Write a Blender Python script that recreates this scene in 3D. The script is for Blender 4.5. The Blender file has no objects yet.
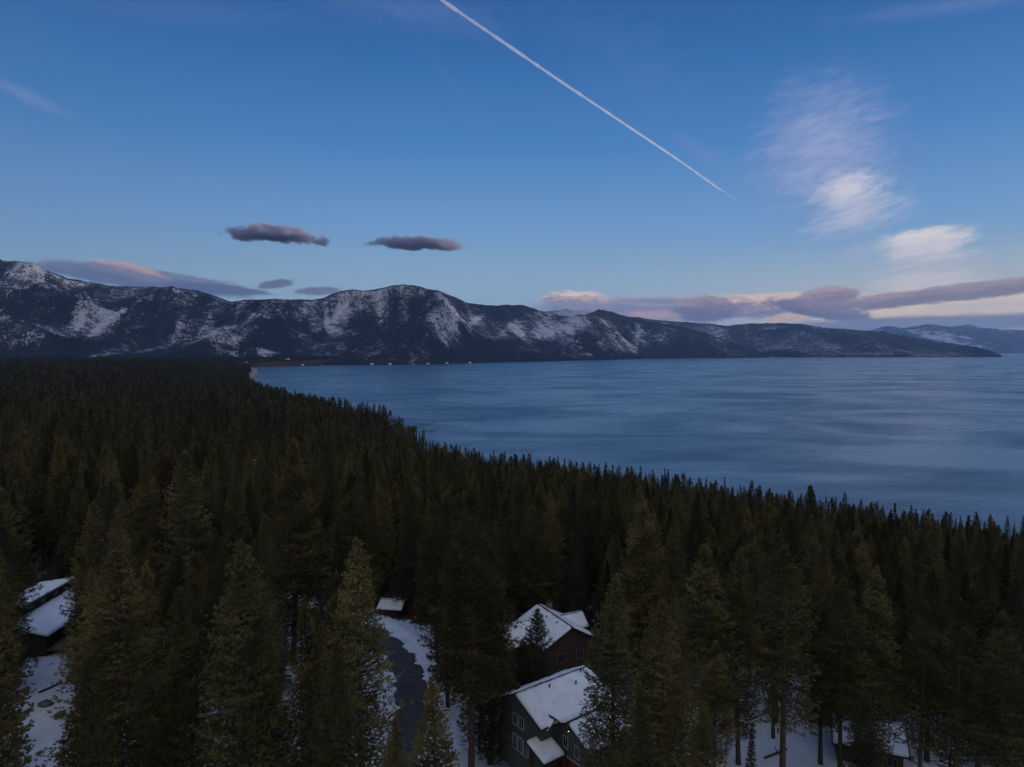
import bpy, math, random
import numpy as np
from mathutils import Vector, Matrix

# ------------------------------------------------------------------ camera, sky, sun, exposure
scene = bpy.context.scene
col = scene.collection
R = math.radians
CAM_Z = 120.0
F = 683.0
HORIZON = 350.0
PITCH = math.atan((383.5 - HORIZON) / F)

cam_data = bpy.data.cameras.new("camera")
cam_data.sensor_width = 36.0
cam_data.lens = 36.0 * F / 1024.0
cam_data.clip_start = 1.0
cam_data.clip_end = 200000.0
cam = bpy.data.objects.new("camera", cam_data)
col.objects.link(cam)
cam.location = (0, 0, CAM_Z)
cam.rotation_euler = (math.pi / 2 - PITCH, 0, 0)
scene.camera = cam

SUN_AZ, SUN_EL = 80.0, 0.5            # degrees right of the view direction, above the horizon
sun_data = bpy.data.lights.new("sun", 'SUN')
sun_data.energy = 3.6
sun_data.angle = R(0.5)
sun_data.color = (1.0, 0.88, 0.82)
sun = bpy.data.objects.new("sun", sun_data)
col.objects.link(sun)
_sd = Vector((math.sin(R(SUN_AZ)) * math.cos(R(SUN_EL)), math.cos(R(SUN_AZ)) * math.cos(R(SUN_EL)), math.sin(R(SUN_EL))))
sun.rotation_euler = (-_sd).to_track_quat('-Z', 'Y').to_euler()
sun.location = (0, 0, 3000)

scene.view_settings.view_transform = 'Standard'
scene.view_settings.look = 'None'
scene.view_settings.gamma = 1.0
scene.view_settings.exposure = 0.0
scene.view_settings.use_curve_mapping = False
scene.render.engine = 'CYCLES'
cy = scene.cycles
cy.max_bounces = 5
cy.diffuse_bounces = 2
cy.glossy_bounces = 2
cy.transmission_bounces = 2
cy.volume_bounces = 2
cy.transparent_max_bounces = 8
cy.use_denoising = True
cy.sample_clamp_indirect = 3.0
cy.use_adaptive_sampling = True
cy.adaptive_threshold = 0.02


def slope(py):
    """tan of the elevation below the horizontal for an image row (positive = down)"""
    return math.tan(math.atan((py - 383.5) / F) + PITCH)


def uu(px, py=HORIZON):
    """X / Y of the ray through a pixel"""
    a = math.atan((py - 383.5) / F)
    return (px - 512.0) / F * math.cos(a) / math.cos(a + PITCH)


def azel(px, py):
    s = -slope(py)
    u = uu(px, py)
    return math.degrees(math.atan(u)), math.degrees(math.atan(s / math.sqrt(1 + u * u)))


class NT:
    """small helper to write node trees as expressions"""
    def __init__(self, tree):
        self.t = tree
        self.n = tree.nodes
        self.l = tree.links

    def put(self, sock, v):
        if isinstance(v, bpy.types.NodeSocket):
            self.l.new(v, sock)
        elif v is not None:
            sock.default_value = v

    def node(self, typ, **kw):
        n = self.n.new(typ)
        for k, v in kw.items():
            setattr(n, k, v)
        return n

    def math(self, op, a, b=None, c=None, clamp=False):
        n = self.node('ShaderNodeMath', operation=op)
        n.use_clamp = clamp
        self.put(n.inputs[0], a)
        if b is not None: self.put(n.inputs[1], b)
        if c is not None: self.put(n.inputs[2], c)
        return n.outputs[0]

    def vmath(self, op, a, b=None, scale=None):
        n = self.node('ShaderNodeVectorMath', operation=op)
        self.put(n.inputs[0], a)
        if b is not None: self.put(n.inputs[1], b)
        if scale is not None: self.put(n.inputs['Scale'], scale)
        return n.outputs[0]

    def comb(self, x, y, z=0.0):
        n = self.node('ShaderNodeCombineXYZ')
        self.put(n.inputs[0], x); self.put(n.inputs[1], y); self.put(n.inputs[2], z)
        return n.outputs[0]

    def sep(self, v):
        n = self.node('ShaderNodeSeparateXYZ')
        self.put(n.inputs[0], v)
        return n.outputs

    def noise(self, vec, scale, detail=4.0, rough=0.55, dist=0.0):
        n = self.node('ShaderNodeTexNoise')
        self.put(n.inputs['Vector'], vec)
        n.inputs['Scale'].default_value = scale
        n.inputs['Detail'].default_value = detail
        n.inputs['Roughness'].default_value = rough
        n.inputs['Distortion'].default_value = dist
        return n.outputs['Fac']

    def rng(self, v, a, b, c=0.0, d=1.0, smooth=True):
        n = self.node('ShaderNodeMapRange')
        n.interpolation_type = 'SMOOTHSTEP' if smooth else 'LINEAR'
        n.clamp = True
        self.put(n.inputs['Value'], v)
        self.put(n.inputs['From Min'], a); self.put(n.inputs['From Max'], b)
        self.put(n.inputs['To Min'], c); self.put(n.inputs['To Max'], d)
        return n.outputs['Result']

    def mix(self, fac, a, b, blend='MIX'):
        n = self.node('ShaderNodeMix', data_type='RGBA', blend_type=blend)
        self.put(n.inputs['Factor'], fac)
        for s, v in ((n.inputs[6], a), (n.inputs[7], b)):
            if isinstance(v, tuple) and len(v) == 3: v = v + (1.0,)
            self.put(s, v)
        return n.outputs[2]

    def ramp(self, fac, stops, interp='LINEAR'):
        n = self.node('ShaderNodeValToRGB')
        n.color_ramp.interpolation = interp
        el = n.color_ramp.elements
        while len(el) > 1: el.remove(el[-1])
        el[0].position = stops[0][0]; el[0].color = tuple(stops[0][1]) + (1,)
        for p, c in stops[1:]:
            e = el.new(p); e.color = tuple(c) + (1,)
        self.put(n.inputs[0], fac)
        return n.outputs[0]


def lin(r, g, b):
    f = lambda c: c / 255 / 12.92 if c / 255 <= 0.04045 else ((c / 255 + 0.055) / 1.055) ** 2.4
    return (f(r), f(g), f(b))


def build_world():
    w = bpy.data.worlds.new("World")
    scene.world = w
    w.use_nodes = True
    w.node_tree.nodes.clear()
    T = NT(w.node_tree)
    d = T.node('ShaderNodeTexCoord').outputs['Generated']
    x, y, z = T.sep(d)
    deg = 180 / math.pi
    el = T.math('MULTIPLY', T.math('ARCSINE', z), deg)
    az = T.math('MULTIPLY', T.math('ARCTAN2', x, y), deg)
    # clear dusk sky: colour by height above the horizon
    f = T.math('DIVIDE', el, 90.0, clamp=True)
    base = T.ramp(f, [(0.0, lin(166, 182, 196)), (2.5 / 90, lin(163, 188, 206)), (6 / 90, lin(147, 181, 211)),
                      (10 / 90, lin(117, 164, 214)), (16 / 90, lin(80, 137, 201)), (22 / 90, lin(57, 114, 181)),
                      (29 / 90, lin(42, 90, 154)), (45 / 90, lin(30, 66, 118)), (1.0, lin(22, 48, 90))])
    sky = T.node('ShaderNodeTexSky', sky_type='NISHITA')
    sky.sun_disc = False
    sky.sun_elevation = R(SUN_EL)
    sky.sun_rotation = R(SUN_AZ)
    sky.altitude = 1900
    nish = T.vmath('SCALE', sky.outputs[0], scale=0.06)
    base = T.mix(0.12, base, nish)
    # the brighter air low in the west where the sun went down
    warm = T.math('MULTIPLY', T.rng(az, 0.0, 42.0), T.rng(el, 9.0, 1.0))
    base = T.mix(T.math('MULTIPLY', warm, 0.85), base, lin(212, 200, 186))
    # broad edge of the sky away to the left is a little darker
    base = T.mix(T.math('MULTIPLY', T.rng(az, -5.0, -45.0), 0.22), base, lin(60, 88, 128))
    # unseen sky brightened overhead and behind the camera, added fill for trees and snow
    overhead_fill = T.rng(el, 36.0, 55.0)
    base = T.mix(T.math('MULTIPLY', overhead_fill, 0.95), base, (0.19, 0.30, 0.60))
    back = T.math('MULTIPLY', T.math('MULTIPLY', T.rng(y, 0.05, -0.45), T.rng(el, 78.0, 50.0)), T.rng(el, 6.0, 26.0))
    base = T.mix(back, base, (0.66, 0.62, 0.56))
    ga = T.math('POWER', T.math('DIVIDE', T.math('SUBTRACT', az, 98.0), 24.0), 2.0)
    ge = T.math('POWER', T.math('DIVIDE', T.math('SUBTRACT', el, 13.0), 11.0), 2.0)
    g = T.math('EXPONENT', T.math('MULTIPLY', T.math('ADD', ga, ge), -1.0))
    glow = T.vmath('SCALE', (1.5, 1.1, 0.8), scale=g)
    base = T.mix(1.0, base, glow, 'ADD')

    def P(px, py):
        return azel(px, py)
    cur = base

    def layer(px, py, rx, ry, rot, colr, strength, nscale=(0.35, 1.6), namp=0.8, edge=(0.15, 0.9), ndet=6, nrot=0.0, col2=None, shade=0.5, seed=0.0):
        """one cloud: an oval patch of the sky dome with a fibrous, noise broken edge and a lighter, uneven upper side"""
        nonlocal cur
        a0, e0 = P(px, py)
        k = math.degrees(1 / F)
        da = T.math('SUBTRACT', az, a0); de = T.math('SUBTRACT', el, e0)
        c, s = math.cos(R(rot)), math.sin(R(rot))
        p = T.math('ADD', T.math('MULTIPLY', da, c / (rx * k)), T.math('MULTIPLY', de, s / (rx * k)))
        q = T.math('ADD', T.math('MULTIPLY', da, -s / (ry * k)), T.math('MULTIPLY', de, c / (ry * k)))
        r = T.math('SQRT', T.math('ADD', T.math('MULTIPLY', p, p), T.math('MULTIPLY', q, q)))
        c2, s2 = math.cos(R(nrot)), math.sin(R(nrot))
        nu = T.math('ADD', T.math('MULTIPLY', az, c2), T.math('MULTIPLY', el, s2))
        nv = T.math('ADD', T.math('MULTIPLY', az, -s2), T.math('MULTIPLY', el, c2))
        n = T.noise(T.comb(T.math('MULTIPLY', nu, nscale[0]), T.math('MULTIPLY', nv, nscale[1]), seed), 1.0, ndet, 0.62, 0.6)
        v = T.math('SUBTRACT', T.math('SUBTRACT', 1.0, r), T.math('MULTIPLY', T.math('SUBTRACT', 0.5, n), namp * 2))
        m = T.rng(v, edge[0], edge[1])
        m = T.math('MULTIPLY', m, strength, clamp=True)
        c_out = colr
        if col2 is not None:
            n2 = T.noise(T.comb(T.math('MULTIPLY', nu, nscale[0] * 1.1), T.math('MULTIPLY', nv, nscale[1] * 1.6), seed + 40), 1.0, 5, 0.6, 0.8)
            w = T.math('ADD', T.math('MULTIPLY', q, shade), T.math('MULTIPLY', T.math('SUBTRACT', n2, 0.5), 1.5))
            c_out = T.mix(T.rng(w, -0.25, 0.65), colr, col2)
        cur = T.mix(m, cur, c_out)

    wht = lin(232, 226, 226)
    # faint high cirrus across the top of the frame
    layer(410, 10, 150, 24, -4, lin(105, 130, 185), 0.35, (0.25, 0.9), 0.7, (0.0, 1.3), nrot=-6, seed=1)
    layer(190, 12, 150, 18, 4, lin(95, 122, 175), 0.22, (0.25, 0.9), 0.7, (0.0, 1.3), seed=2)
    layer(30, 97, 44, 8, -18, lin(125, 145, 192), 0.40, (0.4, 1.6), 0.5, (0.0, 1.0), nrot=-18, seed=3)
    layer(450, 85, 90, 14, -48, lin(105, 132, 188), 0.12, (0.3, 1.0), 0.5, (0.0, 1.2), nrot=-48, seed=4)
    layer(950, 6, 130, 10, -4, lin(125, 140, 185), 0.35, (0.25, 0.9), 0.5, (0.0, 1.2), seed=5)
    layer(640, 75, 160, 60, -30, lin(90, 125, 185), 0.25, (0.35, 0.9), 0.9, (0.1, 1.2), nrot=10, seed=6)
    layer(700, 150, 50, 14, -30, lin(120, 140, 192), 0.4, (0.5, 1.4), 0.7, (0.1, 1.2), nrot=-25, seed=36)
    # pale wave cloud, upper body
    layer(825, 160, 88, 92, 0, lin(120, 142, 192), 0.55, (0.25, 0.5), 0.4, (0.0, 0.9), seed=37)
    layer(822, 150, 74, 76, -12, lin(164, 174, 208), 0.62, (0.5, 1.7), 0.8, (0.05, 1.15), nrot=10, seed=7)
    layer(846, 192, 46, 34, 0, lin(196, 196, 216), 0.45, (0.7, 1.5), 0.9, (0.05, 1.2), nrot=12, seed=8)
    layer(850, 190, 40, 20, 10, wht, 0.55, (0.6, 1.8), 0.8, (0.05, 1.0), nrot=14, seed=38)
    layer(858, 216, 58, 22, 14, lin(190, 192, 212), 0.75, (0.4, 2.4), 0.8, (0.05, 1.0), nrot=15, seed=9)
    layer(862, 250, 30, 9, 14, lin(170, 178, 204), 0.5, (0.5, 1.6), 0.6, (0.05, 1.0), nrot=14, seed=10)
    # lower body
    layer(925, 242, 44, 16, 4, lin(206, 204, 214), 0.9, (0.8, 2.2), 0.5, (0.0, 0.6), nrot=5, seed=11, col2=lin(232, 224, 220), shade=0.8)
    layer(932, 262, 46, 15, 0, lin(176, 182, 202), 0.85, (0.45, 2.6), 0.75, (0.0, 0.8), nrot=5, seed=12, col2=lin(222, 214, 212))
    layer(925, 281, 60, 14, 0, lin(206, 200, 204), 0.85, (0.4, 2.4), 0.65, (0.0, 0.8), nrot=4, seed=13)
    layer(1010, 272, 44, 12, 6, lin(170, 178, 196), 0.5, (0.4, 1.4), 0.6, (0.0, 1.0), seed=14)
    # warm light band under the bank on the right
    layer(920, 307, 160, 19, 2, lin(226, 208, 188), 0.95, (0.25, 1.3), 0.35, (0.0, 0.6), nrot=2, seed=15, col2=lin(246, 224, 190), shade=0.1)
    layer(1010, 300, 90, 12, 4, lin(198, 190, 186), 0.7, (0.3, 1.6), 0.45, (0.0, 0.8), nrot=4, seed=16, col2=lin(246, 226, 196))
    # the mauve bank
    layer(630, 311, 120, 12, -2, lin(118, 124, 156), 0.92, (0.5, 1.8), 0.40, (0.0, 0.45), seed=20, col2=lin(150, 148, 172))
    layer(578, 300, 46, 10, -3, lin(140, 138, 160), 0.95, (0.8, 2.4), 0.40, (0.0, 0.4), nrot=-3, seed=17, col2=lin(236, 210, 192), shade=0.7)
    layer(660, 300, 60, 5, -2, lin(122, 128, 160), 0.85, (0.6, 2.0), 0.5, (0.0, 0.6), seed=39, col2=lin(190, 176, 180))
    layer(655, 315, 42, 6, -2, lin(196, 166, 164), 0.75, (0.8, 2.4), 0.5, (0.0, 0.7), seed=21)
    layer(770, 299, 64, 7, 2, lin(226, 206, 192), 0.85, (0.6, 2.2), 0.5, (0.0, 0.5), seed=19)
    layer(745, 306, 74, 13, 0, lin(132, 124, 148), 0.96, (0.9, 2.0), 0.42, (0.0, 0.35), seed=22, col2=lin(232, 204, 186), shade=0.5)
    layer(705, 309, 34, 15, 0, lin(108, 108, 136), 0.96, (1.0, 2.0), 0.35, (0.0, 0.30), seed=40, col2=lin(164, 148, 162), shade=0.6)
    layer(786, 318, 22, 5, 4, lin(206, 178, 160), 0.95, (0.8, 2.6), 0.5, (0.0, 0.35), seed=18, col2=lin(226, 204, 184), shade=0.0)
    layer(826, 297, 30, 11, 4, lin(128, 118, 140), 0.96, (1.0, 2.0), 0.30, (0.0, 0.28), seed=24, col2=lin(176, 154, 162), shade=0.8)
    layer(824, 311, 50, 9, -12, lin(104, 104, 132), 0.96, (0.9, 2.0), 0.38, (0.0, 0.30), nrot=-8, seed=25, col2=lin(150, 134, 150), shade=0.6)
    layer(945, 294, 125, 8.5, 5, lin(124, 118, 138), 0.94, (0.5, 2.2), 0.42, (0.0, 0.35), nrot=4, seed=26, col2=lin(164, 148, 158), shade=0.7)
    layer(890, 304, 46, 4, 10, lin(128, 120, 138), 0.8, (0.6, 2.4), 0.5, (0.0, 0.5), nrot=8, seed=27)
    layer(950, 323, 200, 9, 1, lin(112, 116, 144), 0.94, (0.3, 1.8), 0.32, (0.0, 0.5), seed=28, col2=lin(140, 136, 156))
    # lenticular cloud over the left ridge
    layer(150, 280, 100, 11, -6, lin(92, 106, 142), 0.96, (0.5, 1.6), 0.30, (0.0, 0.30), nrot=-6, seed=29, col2=lin(120, 128, 156), shade=0.6)
    layer(133, 271, 36, 7, -12, lin(120, 122, 150), 0.9, (0.5, 1.8), 0.35, (0.0, 0.5), nrot=-8, seed=30, col2=lin(196, 162, 160), shade=0.8)
    layer(220, 289, 52, 5, -4, lin(90, 102, 138), 0.92, (0.7, 2.0), 0.45, (0.0, 0.35), seed=31)
    layer(276, 284, 20, 5, 10, lin(98, 104, 136), 0.92, (0.9, 2.0), 0.5, (0.0, 0.4), nrot=8, seed=32)
    layer(318, 291, 26, 4.5, 3, lin(100, 108, 138), 0.88, (0.7, 2.0), 0.4, (0.0, 0.4), seed=33)
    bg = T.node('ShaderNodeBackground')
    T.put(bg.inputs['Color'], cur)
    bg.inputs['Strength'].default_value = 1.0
    out = T.node('ShaderNodeOutputWorld')
    T.l.new(bg.outputs[0], out.inputs['Surface'])


build_world()

# ------------------------------------------------------------------ helpers
def tag(o, label=None, cat=None, group=None, kind=None):
    if label: o['label'] = label
    if cat: o['category'] = cat
    if group: o['group'] = group
    if kind: o['kind'] = kind
    return o


def empty(name, loc, rz=0.0):
    o = bpy.data.objects.new(name, None)
    o.empty_display_size = 0.5
    col.objects.link(o)
    o.location = loc
    o.rotation_euler = (0, 0, rz)
    return o


def mesh_np(name, V, tris=None, quads=None):
    me = bpy.data.meshes.new(name)
    V = np.asarray(V, dtype=np.float32)
    nt = 0 if tris is None else len(tris)
    nq = 0 if quads is None else len(quads)
    me.vertices.add(len(V))
    me.vertices.foreach_set('co', V.ravel())
    loops = []
    if nt: loops.append(np.asarray(tris, dtype=np.int32).ravel())
    if nq: loops.append(np.asarray(quads, dtype=np.int32).ravel())
    L = np.concatenate(loops)
    me.loops.add(len(L))
    me.loops.foreach_set('vertex_index', L)
    me.polygons.add(nt + nq)
    starts = np.concatenate([np.arange(nt) * 3, nt * 3 + np.arange(nq) * 4]).astype(np.int32)
    me.polygons.foreach_set('loop_start', starts)
    me.update(calc_edges=True)
    me.validate()
    return me


def link(name, me, mat=None, parent=None):
    o = bpy.data.objects.new(name, me)
    if mat is not None:
        for m in (mat if isinstance(mat, (list, tuple)) else [mat]):
            me.materials.append(m)
    col.objects.link(o)
    if parent is not None: o.parent = parent
    return o


def smooth(me):
    me.polygons.foreach_set('use_smooth', np.ones(len(me.polygons), dtype=bool))


def hash2(ix, iy, seed):
    with np.errstate(over='ignore'):
        n = (ix.astype(np.int64) * 374761393 + iy.astype(np.int64) * 668265263 + int(seed) * 1442695041) & 0xffffffff
        n = ((n ^ (n >> 13)) * 1274126177) & 0xffffffff
        n = ((n ^ (n >> 16)) * 2246822519) & 0xffffffff
        n = n ^ (n >> 15)
    return n.astype(np.float64) / 0xffffffff


def vnoise(x, y, seed=0):
    x = np.asarray(x, dtype=np.float64); y = np.asarray(y, dtype=np.float64)
    ix = np.floor(x); iy = np.floor(y)
    fx = x - ix; fy = y - iy
    fx = fx * fx * fx * (fx * (fx * 6 - 15) + 10); fy = fy * fy * fy * (fy * (fy * 6 - 15) + 10)
    ix = ix.astype(np.int64); iy = iy.astype(np.int64)
    a = hash2(ix, iy, seed); b = hash2(ix + 1, iy, seed)
    c = hash2(ix, iy + 1, seed); d = hash2(ix + 1, iy + 1, seed)
    return (a * (1 - fx) + b * fx) * (1 - fy) + (c * (1 - fx) + d * fx) * fy


def fbm(x, y, octv=5, seed=0, gain=0.5):
    s = 0; a = 1; t = 0
    c, sn = math.cos(0.6), math.sin(0.6)
    for k in range(octv):
        s = s + a * vnoise(x, y, seed + k * 17)
        t += a; a *= gain
        x, y = (c * x - sn * y) * 2.03 + 11.3, (sn * x + c * y) * 2.03 - 7.7
    return s / t


def ridged(x, y, octv=5, seed=0, gain=0.5):
    s = 0; a = 1; t = 0
    c, sn = math.cos(0.7), math.sin(0.7)
    w = 1.0
    for k in range(octv):
        n = 1 - np.abs(2 * vnoise(x, y, seed + k * 31) - 1)
        n = n * n * w
        w = np.clip(n * 1.6, 0, 1)
        s = s + a * n
        t += a; a *= gain
        x, y = (c * x - sn * y) * 2.05 + 3.3, (sn * x + c * y) * 2.05 - 9.7
    return s / t


def sstep(a, b, x):
    t = np.clip((np.asarray(x, dtype=np.float64) - a) / (b - a), 0, 1)
    return t * t * (3 - 2 * t)


def material(name):
    m = bpy.data.materials.new(name)
    m.use_nodes = True
    m.node_tree.nodes.clear()
    T = NT(m.node_tree)
    b = T.node('ShaderNodeBsdfPrincipled')
    o = T.node('ShaderNodeOutputMaterial')
    T.l.new(b.outputs[0], o.inputs['Surface'])
    return m, T, b, o


def simple(name, c1, c2, scale=3.0, rough=0.8, bump=0.0, aniso=None, spec=0.3):
    m, T, b, o = material(name)
    tc = T.node('ShaderNodeTexCoord').outputs['Object']
    v = tc
    if aniso:
        v = T.vmath('MULTIPLY', tc, aniso)
    n = T.noise(v, scale, 6, 0.6)
    T.put(b.inputs['Base Color'], T.mix(T.rng(n, 0.3, 0.7), c1, c2))
    b.inputs['Roughness'].default_value = rough
    b.inputs['Specular IOR Level'].default_value = spec
    if bump:
        bp = T.node('ShaderNodeBump')
        bp.inputs['Strength'].default_value = bump
        bp.inputs['Distance'].default_value = 0.05
        T.put(bp.inputs['Height'], n)
        T.l.new(bp.outputs[0], b.inputs['Normal'])
    return m


# ------------------------------------------------------------------ materials
def snow_nodes(T):
    tc = T.node('ShaderNodeTexCoord').outputs['Object']
    return T.mix(T.noise(tc, 0.8, 5), (0.74, 0.77, 0.82), (0.86, 0.88, 0.9))


def mat_ground():
    m, T, b, o = material("snowy_ground")
    p = T.node('ShaderNodeNewGeometry').outputs['Position']
    n1 = T.noise(p, 0.10, 5, 0.6)
    n2 = T.noise(p, 0.9, 6, 0.65, 0.6)
    n3 = T.noise(p, 4.5, 4, 0.6)
    at = T.node('ShaderNodeAttribute', attribute_name='bare')
    v = T.math('ADD', T.math('MULTIPLY', n1, 0.9), T.math('MULTIPLY', n2, 0.75))
    v = T.math('SUBTRACT', v, T.math('MULTIPLY', at.outputs['Fac'], 1.0))
    snow = T.rng(v, 0.66, 0.76)
    litter = T.mix(n3, (0.030, 0.022, 0.014), (0.085, 0.06, 0.038))
    sn = T.mix(n2, (0.66, 0.70, 0.78), (0.84, 0.86, 0.9))
    T.put(b.inputs['Base Color'], T.mix(snow, litter, sn))
    b.inputs['Roughness'].default_value = 0.85
    b.inputs['Specular IOR Level'].default_value = 0.2
    bp = T.node('ShaderNodeBump')
    bp.inputs['Strength'].default_value = 0.8
    bp.inputs['Distance'].default_value = 0.5
    T.put(bp.inputs['Height'], T.math('ADD', n2, T.math('MULTIPLY', snow, 0.25)))
    T.l.new(bp.outputs[0], b.inputs['Normal'])
    return m


def mat_mountain(name, forest_scale=0.06, snow_cover=0.0, fc1=(0.010, 0.015, 0.026), fc2=(0.036, 0.035, 0.046)):
    m, T, b, o = material(name)
    p = T.node('ShaderNodeNewGeometry').outputs['Position']
    at = T.node('ShaderNodeAttribute', attribute_name='snow')
    hi = T.noise(p, forest_scale, 5, 0.75)
    mid = T.noise(p, forest_scale * 0.22, 5, 0.65)
    v = T.math('ADD', at.outputs['Fac'], T.math('ADD', T.math('MULTIPLY', T.math('SUBTRACT', hi, 0.5), 3.9),
                                                T.math('MULTIPLY', T.math('SUBTRACT', mid, 0.5), 2.4)))
    snow = T.rng(v, 0.46, 1.05)
    rockn = T.noise(p, forest_scale * 0.5, 5, 0.7)
    rock = T.mix(rockn, fc1, fc2)
    T.put(b.inputs['Base Color'], T.mix(snow, rock, (0.50, 0.52, 0.59)))
    b.inputs['Roughness'].default_value = 0.95
    b.inputs['Specular IOR Level'].default_value = 0.05
    bp = T.node('ShaderNodeBump')
    bp.inputs['Strength'].default_value = 0.9
    bp.inputs['Distance'].default_value = 14.0
    T.put(bp.inputs['Height'], T.math('ADD', hi, mid))
    T.l.new(bp.outputs[0], b.inputs['Normal'])
    return m


def mat_water():
    m, T, b, o = material("lake_water")
    p = T.node('ShaderNodeNewGeometry').outputs['Position']
    pr = T.vmath('MULTIPLY', p, (0.35, 1.0, 1.0))
    streak = T.noise(T.vmath('MULTIPLY', p, (0.0026, 0.0042, 1.0)), 1.0, 6, 0.62, 0.8)
    streak2 = T.noise(T.vmath('MULTIPLY', p, (0.010, 0.020, 1.0)), 1.0, 5, 0.6, 0.5)
    wind = T.math('ADD', T.math('MULTIPLY', streak, 0.75), T.math('MULTIPLY', streak2, 0.25))
    wv = T.rng(wind, 0.36, 0.60)
    T.put(b.inputs['Base Color'], T.mix(wv, (0.022, 0.080, 0.145), (0.090, 0.165, 0.255)))
    T.put(b.inputs['Roughness'], T.rng(wv, 0, 1, 0.34, 0.26, False))
    b.inputs['IOR'].default_value = 1.333
    b.inputs['Specular IOR Level'].default_value = 0.5
    w1 = T.noise(pr, 0.05, 6, 0.68, 0.3)
    w2 = T.noise(pr, 0.6, 4, 0.6, 0.3)
    bp = T.node('ShaderNodeBump')
    T.put(bp.inputs['Strength'], T.rng(wv, 0, 1, 0.7, 0.12, False))
    bp.inputs['Distance'].default_value = 3.0
    T.put(bp.inputs['Height'], T.math('ADD', w1, T.math('MULTIPLY', w2, 0.22)))
    T.l.new(bp.outputs[0], b.inputs['Normal'])
    return m


def mat_needles(name, c1, c2, c3):
    m, T, b, o = material(name)
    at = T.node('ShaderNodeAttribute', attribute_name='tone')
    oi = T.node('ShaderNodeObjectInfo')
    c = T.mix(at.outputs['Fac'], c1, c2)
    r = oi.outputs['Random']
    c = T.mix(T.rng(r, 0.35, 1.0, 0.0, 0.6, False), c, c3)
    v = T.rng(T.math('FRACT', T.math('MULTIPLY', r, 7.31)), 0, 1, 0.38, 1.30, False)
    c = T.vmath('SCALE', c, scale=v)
    T.put(b.inputs['Base Color'], c)
    b.inputs['Roughness'].default_value = 0.75
    b.inputs['Specular IOR Level'].default_value = 0.15
    return m


M = {}
M['ground'] = mat_ground()
M['mount'] = mat_mountain("forested_mountain")
M['mount_far'] = mat_mountain("snowy_far_mountain", 0.004, 0.5)
M['water'] = mat_water()
M['pine'] = mat_needles("pine_needles", (0.042, 0.038, 0.014), (0.225, 0.188, 0.068), (0.080, 0.088, 0.040))
M['fir'] = mat_needles("fir_needles", (0.038, 0.040, 0.024), (0.090, 0.088, 0.048), (0.045, 0.055, 0.034))
M['rust'] = mat_needles("rust_needles", (0.09, 0.045, 0.025), (0.16, 0.08, 0.04), (0.10, 0.06, 0.03))
M['bark'] = simple("bark", (0.035, 0.027, 0.021), (0.095, 0.070, 0.053), 3.0, 0.9, 0.6, (4, 4, 0.7))
M['snow'] = simple("packed_snow", (0.72, 0.75, 0.80), (0.86, 0.88, 0.9), 0.9, 0.8, 0.4)
M['asphalt'] = simple("asphalt", (0.055, 0.057, 0.06), (0.09, 0.091, 0.095), 0.6, 0.75, 0.2)
M['shingle'] = simple("dark_shingles", (0.02, 0.02, 0.022), (0.05, 0.045, 0.042), 6, 0.85, 0.3)
M['green'] = simple("grey_green_siding", (0.060, 0.072, 0.066), (0.085, 0.10, 0.09), 4, 0.7, 0.3, (0.3, 0.3, 7))
M['brown'] = simple("brown_siding", (0.040, 0.028, 0.022), (0.070, 0.048, 0.036), 4, 0.8, 0.3, (0.3, 0.3, 7))
M['dark'] = simple("dark_siding", (0.025, 0.022, 0.02), (0.045, 0.04, 0.036), 4, 0.8, 0.3, (0.3, 0.3, 7))
M['red'] = simple("red_door_paint", (0.14, 0.022, 0.018), (0.19, 0.035, 0.025), 2, 0.6, 0.1)
M['white'] = simple("white_trim", (0.30, 0.31, 0.32), (0.42, 0.42, 0.42), 3, 0.6)
M['stone'] = simple("stone", (0.08, 0.07, 0.065), (0.2, 0.18, 0.16), 2.5, 0.9, 0.7)
M['plank'] = simple("grey_planks", (0.10, 0.09, 0.08), (0.19, 0.17, 0.155), 2, 0.85, 0.3, (1, 6, 1))
M['sand'] = simple("sand", (0.25, 0.19, 0.14), (0.36, 0.28, 0.21), 0.05, 0.9)
mg, Tg, bgp, _ = material("window_glass")
bgp.inputs['Base Color'].default_value = (0.015, 0.02, 0.028, 1)
bgp.inputs['Roughness'].default_value = 0.08
M['glass'] = mg
ml, Tl, bl, _ = material("lit_lamp_glass")
bl.inputs['Emission Color'].default_value = (1.0, 0.86, 0.62, 1)
bl.inputs['Emission Strength'].default_value = 3.0
M['lamp'] = ml

# ------------------------------------------------------------------ terrain
SHORE = [(2600, -2200), (1400, -900), (900, -400), (600, 0), (430, 170), (318, 290), (270, 350), (205, 430), (138, 486), (72, 530), (-8, 592),
         (-62, 672), (-112, 800), (-150, 930), (-172, 985), (-182, 1040), (-250, 1110), (-425, 1370), (-640, 1800), (-860, 2250),
         (-1120, 2900), (-1340, 3500), (-1600, 4200), (-1830, 4700)]
LAND = SHORE + [(-1500, 5400), (-1500, 9000), (-16000, 9000), (-16000, -2200)]
FARSHORE = [(-400, 4700), (245, 4800), (300, 5120), (430, 5650), (540, 7000), (650, 9300), (760, 10600), (870, 11400), (1000, 11300), (1100, 11200)]


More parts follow.
